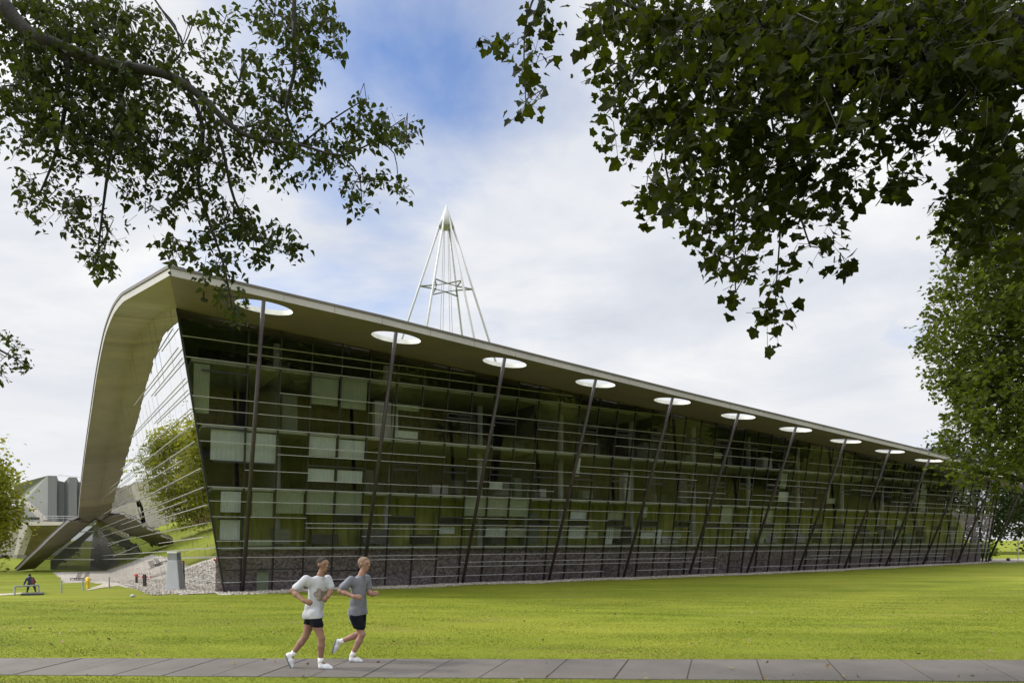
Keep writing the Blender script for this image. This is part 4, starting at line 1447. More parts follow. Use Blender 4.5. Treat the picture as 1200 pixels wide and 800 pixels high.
# trees across the park, seen in the glass
RT = make_tree('park_tree', 'broad leafy park tree across the lawn mirrored in the glass front', gpt(52, -16), 13, (6, 6, 6.2), 'diamond', 0.5, M['leaf_dark'], 51, 150, 36, 'park trees mirrored in the glass front')
for (x, y, sc, rz) in ((36, -24, 1.1, 1), (62, -8, 1.0, 2), (54, 10, 1.0, 3), (60, 26, 1.0, 4), (64, 44, 1.0, 5), (24, -26, 1.0, 0.5), (76, 60, 1.0, 1.5), (92, 70, 1.0, 2.5), (44, -14, 1.15, 3.5), (70, 0, 1.2, 2.2), (76, 18, 1.2, 0.3), (84, 40, 1.2, 5.5)):
    copy_thing(RT, gpt(x, y), 'broad leafy park tree across the lawn mirrored in the glass front', None, rz, sc)

M['brick'] = pmat('red_brown_brick', (0.22, 0.115, 0.085), 0.85, 0, 0.2, 1.2)
bh = V(-98, 112, -4.2)
brk = thing('brick_building', 'low red brown brick building left of the concrete hall, mirrored in the glass end', 'building', bh)
bx_ = V(0.72, -0.69, 0); by_ = V(0.69, 0.72, 0)
mb = MB(); mb.box(bh + UP * 3.6, 34, 12, 8, bx_, by_); mb.build('wall', M['brick'], brk)
mb = MB()
for sg_ in (-1, 1):
    mb.hexa([bh + bx_ * 18 * a + by_ * sg_ * 7 + UP * 7.55 if b == 0 else bh + bx_ * 18 * a + UP * 11.0 for a, b in ((-1, 0), (1, 0), (1, 1), (-1, 1))] +
            [bh + bx_ * 18 * a + by_ * sg_ * 7 + UP * 7.8 if b == 0 else bh + bx_ * 18 * a + UP * 11.3 for a, b in ((-1, 0), (1, 0), (1, 1), (-1, 1))])
mb.build('roof', pmat('brown_tile', (0.16, 0.09, 0.07), 0.8), brk)
for r_ in range(2):
    for q in range(9):
        mb = MB(); mb.box(bh - by_ * 6.03 + bx_ * (-15 + 3.75 * q) + UP * (1.6 + 3.2 * r_), 2.2, 0.1, 1.5, bx_, by_); mb.build('window', M['white'] if (q + r_) % 4 == 0 else M['dark_grey'], brk)
for (x, y, sc, rz) in ((-74, 78, .8, 1.2), (-88, 90, .7, 2.2), (-66, 62, .8, 0.2)):
    copy_thing(RT, gpt(x, y), 'round leafy tree left of the view mirrored in the glass end', 'trees mirrored in the glass end', rz, sc)

# bush at the far right
bb = ground_at(1172, 655)
bsh = thing('bush', 'bright green shrub beside the pale path past the far corner', 'bush', bb)
Pb = crown_pts(60, 40, (1.1, 0.9, 0.8), 61) + bb + V(0.3, 2.5, 0.8)
fastmesh('foliage', leaves(Pb[Pb[:, 2] > bb[2]], 0.16, 'diamond', 0.2, 62), 3, M['leaf_bush'], bsh)
mb = MB()
for k in range(5):
    mb.tube([bb + V(0.3, 2.5, -.1), bb + V(0.3 + .4 * math.cos(k * 1.3), 2.5 + .4 * math.sin(k * 1.3), 0.9)], [0.03, 0.01], 5, False)
mb.build('stem', M['bark'], bsh)

# pale path and road past the far corner
a0 = ground_at(1163, 658.3); a1 = ground_at(1230, 658.3); b0 = ground_at(1230, 654.2); b1 = ground_at(1163, 654.2)
strip('pale_path', [a0[:2] - V(3, 0), a1[:2] + V(30, 0)], [b1[:2] - V(3, 0), b0[:2] + V(30, 0)], M['gravel_path'], 0.02, 30, 0.05, 8)
M['stone_black'] = pmat('black_stone_ball', (0.02, 0.02, 0.022), 0.4)
for (px, lab) in ((1160, 'black stone ball on the pale path nearest the glass corner'), (1181.5, 'black stone ball on the pale path further right below the thin post')):
    p = ground_at(px, 657.0)
    mb = MB()
    r_ = 2.1 * p[1] / F
    mb.lathe(p - UP * 0.03, [(r_ * math.sin(a), r_ - r_ * math.cos(a)) for a in np.linspace(0.25, math.pi - 0.02, 12)], 16)
    tag(mb.build('ball_bollard', M['stone_black'], None, True), lab, 'bollard', 'black ball bollards on the pale path')
p = ground_at(1193, 657.5)
pl = thing('signpost', 'thin pale post standing on the grass verge at the right edge', 'post', p)
mb = MB(); mb.tube([p - UP * 0.1, p + UP * (26 * p[1] / F)], 0.05, 8); mb.build('pole', M['concrete_pale'], pl)
mb = MB(); mb.box(p + UP * (25.5 * p[1] / F), 0.16, 0.06, 0.34); mb.build('plate', M['white'], pl)

# ------------------------------------------------------------------ small things on the left lawn
p = ground_at(206, 690.5)
pil = thing('vent_pillar', 'pale grey tapered pillar with a dark band standing in the pebbles before the glass end', 'pillar', p)
k_ = p[1] / F
mb = MB()
hb = 44.5 * k_
def taper(z0, z1, w0, w1, l0=0.0, l1=0.0):
    lo = [p + V(sx * w0 / 2 + l0, sy * w0 / 2, z0) for sx, sy in ((-1, -1), (1, -1), (1, 1), (-1, 1))]
    hi = [p + V(sx * w1 / 2 + l1, sy * w1 / 2, z1) for sx, sy in ((-1, -1), (1, -1), (1, 1), (-1, 1))]
    mb.hexa(lo + hi)
taper(-0.1, hb * 0.78, 17.5 * k_, 12.0 * k_, 0, -1.6 * k_)
o_ = mb.build('body', M['pillar'], pil)
bv = o_.modifiers.new('bevel', 'BEVEL'); bv.width = 0.04; bv.segments = 2
mb = MB(); taper(hb * 0.78, hb * 0.965, 11.0 * k_, 10.4 * k_, -1.6 * k_, -1.9 * k_); mb.build('louvre_band', M['steel_grey'], pil)
mb = MB(); taper(hb * 0.965, hb, 11.4 * k_, 11.4 * k_, -1.9 * k_, -1.9 * k_); mb.build('cap', M['white'], pil)

p = ground_at(216, 689.5); k_ = p[1] / F
sg = thing('barrier_sign', 'red and white chevron board on a dark post beside the grey pillar', 'sign', p)
mb = MB(); mb.tube([p - UP * .1, p + UP * 33 * k_ + V(-1.2 * k_, 0, 0)], 0.05, 8); mb.build('post', M['dark_grey'], sg)
bd = p + UP * 27 * k_ + V(-2.2 * k_, -0.08, 0)
mb = MB(); mb.box(bd, 3.4 * k_, 0.03, 11 * k_); bo = mb.build('board', M['white'], sg)
mb = MB()
for q in range(4):
    z = -4.6 * k_ + q * 2.8 * k_
    mb.add([bd + V(-1.7 * k_, -.019, z), bd + V(1.7 * k_, -.019, z + .9 * k_), bd + V(1.7 * k_, -.019, z + 2.2 * k_), bd + V(-1.7 * k_, -.019, z + 1.3 * k_)], [(0, 1, 2, 3)])
mb.build('stripe', M['red'], bo)

p = ground_at(169.5, 687.5); k_ = p[1] / F
bo = thing('post_bollard', 'short brown post with red and white ringed barrier loops on both sides', 'bollard', p)
mb = MB(); mb.box(p + UP * 7.5 * k_, 3.4 * k_, 3.4 * k_, 15.5 * k_); o_ = mb.build('post', M['column'], bo)
bv = o_.modifiers.new('bevel', 'BEVEL'); bv.width = 0.02
for sgn in (-1, 1):
    mb = MB(); mw = MB()
    c_ = p + V(sgn * 4.8 * k_, 0, 13 * k_)
    for q in range(10):
        a, b2 = 2 * math.pi * q / 10, 2 * math.pi * (q + 1) / 10
        tgt = mb if q % 2 else mw
        tgt.tube([c_ + V(2.2 * k_ * math.cos(a), 0, 3.6 * k_ * math.sin(a)), c_ + V(2.2 * k_ * math.cos(b2), 0, 3.6 * k_ * math.sin(b2))], 0.6 * k_, 6)
    o_ = mb.build('barrier_loop', M['red'], bo); mw.build('white_band', M['white'], o_)
p = ground_at(160, 683.5); k_ = p[1] / F
b2_ = thing('marker_post', 'small dark post with a knob standing left of the brown bollard', 'post', p)
mb = MB(); mb.tube([p - UP * .1, p + UP * 8 * k_], 0.07, 8); mb.build('post', M['dark_grey'], b2_)
mb = MB(); mb.lathe(p + UP * 8 * k_, [(0.05, 0), (0.11, .06), (0.11, .14), (.03, .2)], 10); mb.build('knob', M['red'], b2_)

# yellow hydrant
p = ground_at(103, 689.0); k_ = p[1] / F
hy = thing('hydrant', 'yellow hydrant post standing by the gravel fork on the left lawn', 'hydrant', p)
mb = MB(); mb.lathe(p - UP * .05, [(2.2 * k_, 0), (1.7 * k_, .08), (1.6 * k_, 9 * k_), (2.4 * k_, 9.4 * k_), (2.4 * k_, 10.4 * k_), (1.9 * k_, 11 * k_), (1.8 * k_, 13 * k_), (0.8 * k_, 14.6 * k_)], 16)
mb.build('body', M['yellow'], hy, True)
mb = MB()
for sgn in (-1, 1):
    mb.tube([p + UP * 11.5 * k_, p + UP * 11.5 * k_ + V(sgn * 3.2 * k_, 0, 0)], 0.9 * k_, 10)
mb.build('outlet', M['yellow'], hy)

# garden loungers (two dark slatted seats)
for (px, lab) in ((89, 'dark slatted lounge seat on the left lawn, the left one of the pair'), (98, 'dark slatted lounge seat on the left lawn beside the yellow hydrant')):
    p = ground_at(px, 679.5); k_ = p[1] / F
    c_ = thing('lounge_seat', lab, 'seat', p, 'dark lounge seats on the left lawn')
    mb = MB()
    for q in range(6):
        mb.bar(p + V(-4.5 * k_ + q * 1.3 * k_, -.35, 2.2 * k_), p + V(-4.5 * k_ + q * 1.3 * k_, .35, 2.2 * k_), .8 * k_, .05)
    mb.build('seat', M['dark_grey'], c_)
    mb = MB()
    for q in range(6):
        b0_ = p + V(2.6 * k_ + q * .45 * k_, 0, 2.4 * k_ + q * 1.25 * k_)
        mb.bar(b0_ + V(0, -.35, 0), b0_ + V(0, .35, 0), .8 * k_, .05)
    mb.build('backrest', M['dark_grey'], c_)
    for (dx, dy) in ((-4, -.3), (-4, .3), (2.5, -.3), (2.5, .3)):
        mb = MB(); mb.tube([p + V(dx * k_, dy, -.05), p + V(dx * k_, dy, 2.2 * k_)], .035, 6); mb.build('leg', M['dark_grey'], c_)

# thin fence posts
for (px, py, hpx, lab) in ((72, 694.5, 14.5, 'thin grey post in the open lawn right of the walker'), (97, 691.5, 12.5, 'thin grey post in the lawn just left of the yellow hydrant'), (128, 689.5, 13, 'thin grey post at the point of the gravel fork')):
    p = ground_at(px, py); k_ = p[1] / F
    mb = MB(); mb.tube([p - UP * .1, p + UP * hpx * k_], 0.035, 8); mb.tube([p + UP * (hpx * k_ - .02), p + UP * (hpx * k_ + .03)], 0.05, 8)
    tag(mb.build('fence_post', M['galv'], None), lab, 'post', 'thin posts on the left lawn')

# rail and dark footbridge where the walker is
p = ground_at(37, 697); k_ = p[1] / F
rl = thing('guard_rail', 'pale tubular rail along the little path where the walker passes', 'railing', p)
mb = MB()
A_ = ground_at(17, 697.5); B_ = ground_at(45, 695.5)
mb.tube([A_ + UP * 10.5 * k_, B_ + UP * 10.5 * k_], 0.04, 8); mb.build('handrail', M['galv'], rl)
for q in (A_, B_):
    mb = MB(); mb.tube([q - UP * .1, q + UP * 10.5 * k_], 0.04, 8); mb.build('post', M['galv'], rl)
A_ = ground_at(24, 697.5); B_ = ground_at(50, 696.8); ax = (B_ - A_) / np.linalg.norm(B_ - A_); ay = np.cross(UP, ax); ay /= np.linalg.norm(ay)
mb = MB(); mb.box((A_ + B_) / 2 - UP * 0.02 + ay * .4, np.linalg.norm(B_ - A_), 0.8, 0.2, ax, ay)
tag(mb.build('footbridge', M['dark_grey']), 'low dark slab bridge under the walker on the left lawn', 'bridge')
# small foot path on the far left
L_ = [ground_at(px, py)[:2] for px, py in ((-30, 699.5), (0, 697.6), (14, 696.6), (26, 695.3))]
R_ = [ground_at(px, py)[:2] for px, py in ((-30, 696.8), (0, 695.2), (14, 694.6), (26, 694.0))]
strip('side_path', L_, R_, M['gravel_path'], 0.015, 30, 0.05, 12)
L_ = [ground_at(px, py)[:2] for px, py in ((100, 692.0), (110, 690.2), (120, 688.3), (140, 686))]
R_ = [ground_at(px, py)[:2] for px, py in ((103, 690.5), (110, 687.5), (120, 684.6), (134, 679))]
strip('fork_path', L_, R_, M['gravel_path'], 0.015, 30, 0.05, 13)
p = ground_at(155.5, 699.2); k_ = p[1] / F
mb = MB(); mb.lathe(p - UP * .02, [(.02, 0), (2.6 * k_, .05), (3.0 * k_, 1.5 * k_), (2.0 * k_, 3.4 * k_), (.6 * k_, 4 * k_)], 12)
tag(mb.build('boulder', M['pillar'], None, True), 'small pale stone lying alone on the front lawn', 'stone')

# ------------------------------------------------------------------ people: one continuous surface each, grown from a distance field
def sdf_mesh(prims, res, k=0.03, pad=0.06, cut=None, wrinkle=0.0, seed=0):
    ends = np.array([q for p in prims for q in (np.array(p[0]) - p[2], np.array(p[0]) + p[2], np.array(p[1]) - p[3], np.array(p[1]) + p[3])])
    lo, hi = ends.min(0) - pad, ends.max(0) + pad
    n = np.ceil((hi - lo) / res).astype(int) + 1
    ax = [lo[i] + res * np.arange(n[i]) for i in range(3)]
    X, Y, Z = np.meshgrid(*ax, indexing='ij')
    D = np.full(X.shape, 1.0)
    for p in prims:
        a, b, ra, rb = np.array(p[0], float), np.array(p[1], float), p[2], p[3]
        fl = p[4] if len(p) > 4 else None     # (axis, factor) flatten
        mr_ = max(ra, rb) + 3 * k + 0.03
        l_ = np.minimum(a, b) - mr_; h_ = np.maximum(a, b) + mr_
        i0 = np.clip(((l_ - lo) / res).astype(int), 0, n); i1 = np.clip(((h_ - lo) / res).astype(int) + 2, 0, n)
        sl_ = tuple(slice(i0[i], i1[i]) for i in range(3))
        x, y, z = X[sl_], Y[sl_], Z[sl_]
        if x.size == 0:
            continue
        P = np.stack([x, y, z], -1)
        ba = b - a
        f = 1.0
        if fl is not None:
            axv = np.array(fl[0], float); axv /= np.linalg.norm(axv); f = fl[1]
            c = (a + b) / 2
            P = P + ((P - c) @ axv)[..., None] * axv * (1 / f - 1)
        t = np.clip(((P - a) @ ba) / (ba @ ba + 1e-12), 0, 1)
        d = np.linalg.norm(P - a - t[..., None] * ba, axis=-1) - (ra + (rb - ra) * t)
        d = d * min(1.0, f) if f < 1 else d
        cur = D[sl_]
        h = np.clip(0.5 + 0.5 * (cur - d) / k, 0, 1)
        D[sl_] = cur * (1 - h) + d * h - k * h * (1 - h)
    if wrinkle:
        r = np.random.default_rng(seed)
        for _ in range(5):
            kx = r.normal(0, 16, 3); ph = r.uniform(0, 6.28)
            D = D + wrinkle * np.sin(X * kx[0] + Y * kx[1] + Z * kx[2] * 0.7 + ph)
    if cut:
        for (pt, nv) in cut:
            nv = np.array(nv, float); nv /= np.linalg.norm(nv)
            D = np.maximum(D, (X - pt[0]) * nv[0] + (Y - pt[1]) * nv[1] + (Z - pt[2]) * nv[2])
    # surface nets
    ins = D < 0
    cs = [c - 1 for c in D.shape]
    cnt = np.zeros(cs); acc = np.zeros(cs + [3])
    off = [(i, j, l) for i in (0, 1) for j in (0, 1) for l in (0, 1)]
    def sub(A, o):
        return A[o[0]:o[0] + cs[0], o[1]:o[1] + cs[1], o[2]:o[2] + cs[2]]
    for o1 in off:
        for axn in range(3):
            if o1[axn] == 0:
                o2 = list(o1); o2[axn] = 1
                d1, d2 = sub(D, o1), sub(D, o2)
                m_ = (d1 < 0) != (d2 < 0)
                tt_ = np.where(m_, d1 / np.where(np.abs(d1 - d2) < 1e-9, 1e-9, d1 - d2), 0)
                for q in range(3):
                    acc[..., q] += np.where(m_, o1[q] + (tt_ if q == axn else 0), 0)
                cnt += m_
    act = cnt > 0
    ids = np.full(cs, -1); ids[act] = np.arange(act.sum())
    pos = acc[act] / cnt[act][:, None]
    ii = np.argwhere(act)
    verts = lo + (ii + pos) * res
    faces = []
    for axn in range(3):
        u_, v_ = (axn + 1) % 3, (axn + 2) % 3
        sl1 = [slice(1, -1)] * 3; sl1[axn] = slice(0, -1)
        sl2 = [slice(1, -1)] * 3; sl2[axn] = slice(1, None)
        a_in = ins[tuple(sl1)]; b_in = ins[tuple(sl2)]
        for sgn in (True, False):
            e_ = np.argwhere((a_in == sgn) & (b_in == (not sgn)))
            if len(e_) == 0:
                continue
            e_ = e_.copy()
            for q in range(3):
                if q != axn:
                    e_[:, q] += 1
            def cell(du, dv):
                c = e_.copy(); c[:, u_] -= du; c[:, v_] -= dv
                return ids[c[:, 0], c[:, 1], c[:, 2]]
            q4 = np.stack([cell(1, 1), cell(0, 1), cell(0, 0), cell(1, 0)], 1)
            if not sgn:
                q4 = q4[:, ::-1]
            faces.append(q4)
    return verts, np.concatenate(faces)


M['skin'] = pmat('sunned_skin', (0.30, 0.165, 0.118), 0.7, 0, 0.12, 6)
M['skin_dark'] = pmat('tanned_skin', (0.235, 0.125, 0.085), 0.7, 0, 0.12, 6)
M['hair_dark'] = pmat('short_dark_hair', (0.040, 0.034, 0.031), 0.85, 0, .4, 60, spec=0.1)
M['hair_sandy'] = pmat('sandy_grey_hair', (0.20, 0.145, 0.10), 0.8, 0, .3, 60, spec=0.1)
M['tee_white'] = pmat('white_cotton', (0.45, 0.455, 0.49), 0.9, 0, .06, 8, 1.0, 6)
M['tee_grey'] = pmat('grey_marl_cotton', (0.165, 0.17, 0.20), 0.9, 0, .10, 30, 1.0, 6)
M['shorts'] = pmat('black_shorts', (0.007, 0.008, 0.013), 0.85, 0, .2, 8, spec=0.12)
M['shoe'] = pmat('pale_running_shoe', (0.60, 0.61, 0.62), 0.6, 0, .08, 20)
M['sole'] = pmat('shoe_sole', (0.12, 0.13, 0.16), 0.7)
M['sock'] = pmat('white_sock', (0.75, 0.74, 0.71), 0.9)
M['eye'] = pmat('dark_eye', (0.02, 0.015, 0.012), 0.3)
M['print'] = pmat('faded_print', (0.26, 0.215, 0.19), 0.9, 0, .7, 22)
M['print2'] = pmat('orange_print', (0.50, 0.25, 0.08), 0.9, 0, .3, 18)
M['navy'] = pmat('navy_jacket', (0.02, 0.025, 0.05), 0.8)
M['backpack'] = pmat('maroon_backpack', (0.14, 0.03, 0.05), 0.7)
M['jeans'] = pmat('dark_trousers', (0.015, 0.016, 0.022), 0.85)


def jogger(label, d, J, mats, Fc, longshorts=False):
    """J: joints as (px, py, dy) where dy is the offset in depth"""
    g = lambda k: at(J[k][0], J[k][1], d) * V(1, 0, 1) + V(0, d + J[k][2], 0)
    Q = {k: g(k) for k in J}
    Fc = np.array(Fc, float); Fc /= np.linalg.norm(Fc)       # facing of chest (horizontal)
    Rt = V(Fc[1], -Fc[0], 0)                                  # his right hand side
    base = V(Q['fn'][0], Q['fn'][1], float(gz(0, 11)) + 0.0)
    root = thing('person', label, 'person', (base[0], base[1], -1.985))
    hp = (Q['hr'] + Q['hl']) / 2
    nk = Q['neck']; hd = Q['head']
    sr, sl2 = Q['sr'], Q['sl']
    ch = (sr + sl2) / 2 - UP * 0.10
    body = []
    A = body.append
    wa = (hp * 0.62 + ch * 0.38)
    A((hp + Rt * 0.055, hp - Rt * 0.055, 0.098, 0.098, (Fc, 0.85)))
    A((wa + Rt * .05, wa - Rt * .05, 0.095, 0.095, (Fc, 0.8)))
    A((hp, wa, 0.10, 0.10, (Fc, 0.8)))
    A((wa, ch, 0.106, 0.118, (Fc, 0.72)))
    A((sr * 0.8 + sl2 * 0.2 - UP * .05, sl2 * 0.8 + sr * 0.2 - UP * .05, 0.058, 0.058))
    A((ch + UP * 0.06, nk, 0.062, 0.054)); A((nk, hd - UP * 0.05, 0.054, 0.052))
    hF = np.array(J.get('hf', Fc), float) if 'hf' in J else Fc
    # head
    A((hd + UP * 0.025 - Fc * 0.012, hd + UP * 0.02 + Fc * 0.018, 0.082, 0.08))
    A((hd + Fc * 0.03 - UP * 0.05, hd + Fc * 0.042 - UP * 0.085, 0.055, 0.036))
    A((hd + Fc * 0.088 + UP * 0.005, hd + Fc * 0.108 - UP * 0.022, 0.011, 0.016))      # nose
    A((hd + Fc * 0.078 - UP * 0.056, hd + Fc * 0.082 - UP * 0.062, 0.016, 0.016))      # lips
    for s_ in (-1, 1):
        A((hd + Rt * s_ * 0.078 + UP * 0.012, hd + Rt * s_ * 0.084 - UP * 0.022, 0.016, 0.011))
        A((hd + Rt * s_ * 0.03 + Fc * 0.076 + UP * 0.03, hd + Rt * s_ * 0.012 + Fc * 0.082 + UP * 0.03, 0.013, 0.013))
    # arms
    for a_, b_, c_, h_ in (('sr', 'er', 'wr', 'hr_'), ('sl', 'el', 'wl', 'hl_')):
        A((Q[a_], Q[b_], 0.044, 0.040)); A((Q[b_], Q[b_] * .65 + Q[c_] * .35, 0.040, 0.043)); A((Q[b_] * .65 + Q[c_] * .35, Q[c_], 0.043, 0.028))
        w_ = Q[c_]; fd = Q[h_] - w_; fd /= np.linalg.norm(fd) + 1e-9
        sd = np.cross(fd, UP); sd /= np.linalg.norm(sd) + 1e-9; un = np.cross(sd, fd)
        pm = w_ + fd * 0.055
        A((w_, pm, 0.027, 0.034, (sd, 0.75)))
        for i_, ln in enumerate((0.033, 0.038, 0.036, 0.028)):                        # curled fingers
            k0 = pm + fd * 0.028 + un * (0.026 - 0.017 * i_)
            k1 = k0 + fd * ln * 0.7 - sd * 0.012; k2 = k1 - sd * ln * 0.9; k3 = k2 - fd * ln * 0.75
            A((k0, k1, 0.0095, 0.009)); A((k1, k2, 0.009, 0.0085)); A((k2, k3, 0.0085, 0.008))
        t0 = w_ + fd * 0.03 + un * 0.026; t1 = t0 + fd * 0.03 + un * 0.014 - sd * 0.018; t2 = t1 + fd * 0.022 - sd * 0.024
        A((t0, t1, 0.012, 0.010)); A((t1, t2, 0.010, 0.009))
    # legs
    for h_, k_, a_ in (('hr', 'kr', 'ar'), ('hl', 'kl', 'al')):
        A((Q[h_], Q[h_] * .6 + Q[k_] * .4, 0.076, 0.078)); A((Q[h_] * .6 + Q[k_] * .4, Q[k_], 0.076, 0.052)); 
        cf = Q[k_] * .68 + Q[a_] * .32
        A((Q[k_], cf, 0.050, 0.054)); A((cf, Q[a_], 0.054, 0.032))
        A((Q[a_], Q[a_] + (Q['t' + a_[1]] - Q[a_]) * .45, 0.034, 0.030))
    v, f = sdf_mesh(body, 0.011, 0.022)
    meshobj('body', v, f, mats['skin'], root, True)
    # t-shirt
    hem = hp + UP * 0.015 if not longshorts else hp + UP * 0.015
    sh = [(wa + Rt * .055, wa - Rt * .055, 0.110, 0.110, (Fc, 0.85)), (hp + UP * .02 + Rt * .055, hp + UP * .02 - Rt * .055, 0.122, 0.122, (Fc, 0.88)), (hp, wa, 0.130, 0.128, (Fc, 0.85)), (wa, ch, 0.126, 0.139, (Fc, 0.78)),
          (sr * .85 + sl2 * .15 - UP * .045, sl2 * .85 + sr * .15 - UP * .045, 0.078, 0.078), (ch + UP * .05, nk - UP * 0.03, 0.080, 0.060)]
    for h_ in ('hr', 'hl'):
        sh.append((Q[h_] + UP * .07, Q[h_] * .75 + Q['k' + h_[1]] * .25, 0.092, 0.096))
    ups = 0.72
    for a_, b_ in (('sr', 'er'), ('sl', 'el')):
        sh.append((Q[a_], Q[a_] * (1 - ups) + Q[b_] * ups, 0.064, 0.066))
    cuts = [(hem - UP * 0.03, (0.05, 0, -1)), (nk - UP * 0.012 + Fc * 0.02, UP * 0.9 + Fc * 0.35)]
    v, f = sdf_mesh(sh, 0.011, 0.03, 0.06, cuts, 0.0028, 3)
    shirt = meshobj('t_shirt', v, f, mats['shirt'], root, True)
    if mats.get('print'):
        # flat printed patch following the chest: shell of the shirt surface
        c0 = wa * .45 + ch * .55 + Fc * 0.11
        keep = [i for i in range(len(f)) if np.linalg.norm((v[f[i]].mean(0) - c0) * V(1, 1, 1.0)) < 0.10 + 0.035 * math.sin(v[f[i]].mean(0)[0] * 61 + 1) * math.sin(v[f[i]].mean(0)[2] * 47) and (v[f[i]].mean(0) - (wa + ch) / 2) @ Fc > 0.05]
        if keep:
            ff = f[keep]; uq, inv = np.unique(ff, return_inverse=True)
            vv = v[uq] + Fc * 0.006
            meshobj('print', vv, inv.reshape(ff.shape), mats['print'], shirt, True)
    # shorts
    ln = 0.62 if longshorts else 0.36
    so_ = [(hp + UP * .07 + Rt * .045, hp + UP * .07 - Rt * .045, 0.104, 0.104, (Fc, 0.88)), (hp + Rt * 0.05, hp - Rt * 0.05, 0.108, 0.108, (Fc, 0.88))]
    cuts = []
    for h_, k_ in (('hr', 'kr'), ('hl', 'kl')):
        e_ = Q[h_] * (1 - ln) + Q[k_] * ln
        so_.append((Q[h_] * .8 + e_ * .2, e_, 0.096, 0.094))
    zc_ = min((Q['hr'] * (1 - ln) + Q['kr'] * ln)[2], (Q['hl'] * (1 - ln) + Q['kl'] * ln)[2])
    v, f = sdf_mesh(so_, 0.011, 0.02, 0.06, [((hp[0], hp[1], zc_ - 0.02), (-0.12, 0, -1)), (hem + UP * .02, UP)], 0.002, 5)
    sht = meshobj('shorts', v, f, mats['shorts'], root, True)
    if longshorts:
        mb = MB()
        a_, b_ = Q['hr'], Q['hr'] * (1 - ln) + Q['kr'] * ln
        of = Rt * 0.07 - Fc * 0.075
        mb.tube([a_ + of + UP * .05, (a_ + b_) / 2 + of * 0.98, b_ + of * .85 + UP * .02], [0.016, .018, .012], 6)
        mb.build('side_stripe', M['tee_white'], sht)
    # shoes and socks
    for a_, he, to in (('ar', 'cr', 'tr'), ('al', 'cl', 'tl')):
        an, hl_, tt_ = Q[a_], Q[he], Q[to]
        fd = tt_ - hl_; L = np.linalg.norm(fd); fd /= L
        sd = np.cross(fd, an - hl_); sd /= np.linalg.norm(sd) + 1e-9; un = np.cross(sd, fd)
        if un @ (an - hl_) < 0:
            un = -un
        q_h = hl_ + fd * 0.045
        pr = [(q_h + un * 0.045, hl_ + fd * 0.13 + un * .045, 0.047, 0.046), (hl_ + fd * 0.13 + un * .04, tt_ - fd * 0.05 + un * .028, 0.048, 0.032), (q_h + un * .05, an * .75 + q_h * .25 + un * .01, 0.046, 0.043)]
        v, f = sdf_mesh(pr, 0.008, 0.02, 0.05, [(hl_ + un * 0.012, -un)])
        s_ = meshobj('shoe', v, f, M['shoe'], root, True)
        pr = [(q_h + un * 0.012, hl_ + fd * .14 + un * .012, 0.046, 0.047), (hl_ + fd * .14 + un * .012, tt_ - fd * 0.045 + un * .016, 0.047, 0.036)]
        v, f = sdf_mesh(pr, 0.008, 0.01, 0.05, [(hl_ + un * 0.024, un), (hl_ + un * -0.002, -un)])
        meshobj('sole', v, f, M['sole'], s_, True)
        kn = Q['k' + a_[1]]; up_ = (kn - an) / np.linalg.norm(kn - an)
        mb = MB(); mb.tube([an - up_ * 0.02, an + up_ * 0.03, an + up_ * 0.075], [0.042, 0.041, 0.042], 12)
        mb.build('sock', M['sock'], root, True)
    # hair cap
    hr_ = [(hd + UP * 0.034 - Fc * 0.022, hd + UP * 0.034 + Fc * 0.012, 0.086, 0.082), (hd - Fc * 0.03 + UP * .02, hd - Fc * 0.032 - UP * 0.03, 0.076, 0.064)]
    v, f = sdf_mesh(hr_, 0.010, 0.02, 0.04, [(hd + UP * 0.058 + Fc * 0.055, Fc * 0.9 - UP * 0.62)], 0.0016, 2)
    meshobj('hair', v, f, mats['hair'], root, True)
    for s_ in (-1, 1):
        mb = MB(); c_ = hd + Rt * s_ * 0.031 + Fc * 0.080 + UP * 0.012
        mb.lathe(c_ - UP * .009, [(.002, -.004), (.013, .002), (.017, .009), (.013, .016), (.002, .022)], 10)
        mb.build('eye', M['eye'], root, True)
    return root


J1 = dict(head=(378.5, 661.5, 0.0), neck=(376.2, 673.0, 0.0), sr=(361.5, 678.5, -0.13), sl=(381.5, 678.0, 0.14), er=(347.5, 691.0, -0.20), wr=(363.0, 701.5, -0.32), hr_=(369.5, 704.0, -0.33), hx=(0, 0, 0),
          el=(385.5, 691.5, 0.12), wl=(385.5, 698.5, -0.08), hl_=(382.5, 701.0, -0.16), hr=(370.5, 722.5, -0.09), hl=(364.0, 722.5, 0.09), kr=(379.0, 745.5, -0.12), kl=(356.5, 746.0, 0.06), ar=(377.2, 774.5, -0.08), al=(340.5, 768.0, 0.05),
          cr=(375.0, 782.2, -0.08), tr=(393.5, 783.3, -0.10), cl=(333.0, 766.5, 0.05), tl=(341.0, 785.0, 0.03), fn=(384, 783, 0))
J1.pop('hx')
jogger('jogger in a white printed T-shirt and short black shorts, running on the paved path', 11.06, J1,
       dict(skin=M['skin_dark'], shirt=M['tee_white'], shorts=M['shorts'], hair=M['hair_dark'], print=M['print']), (0.80, -0.60, 0))
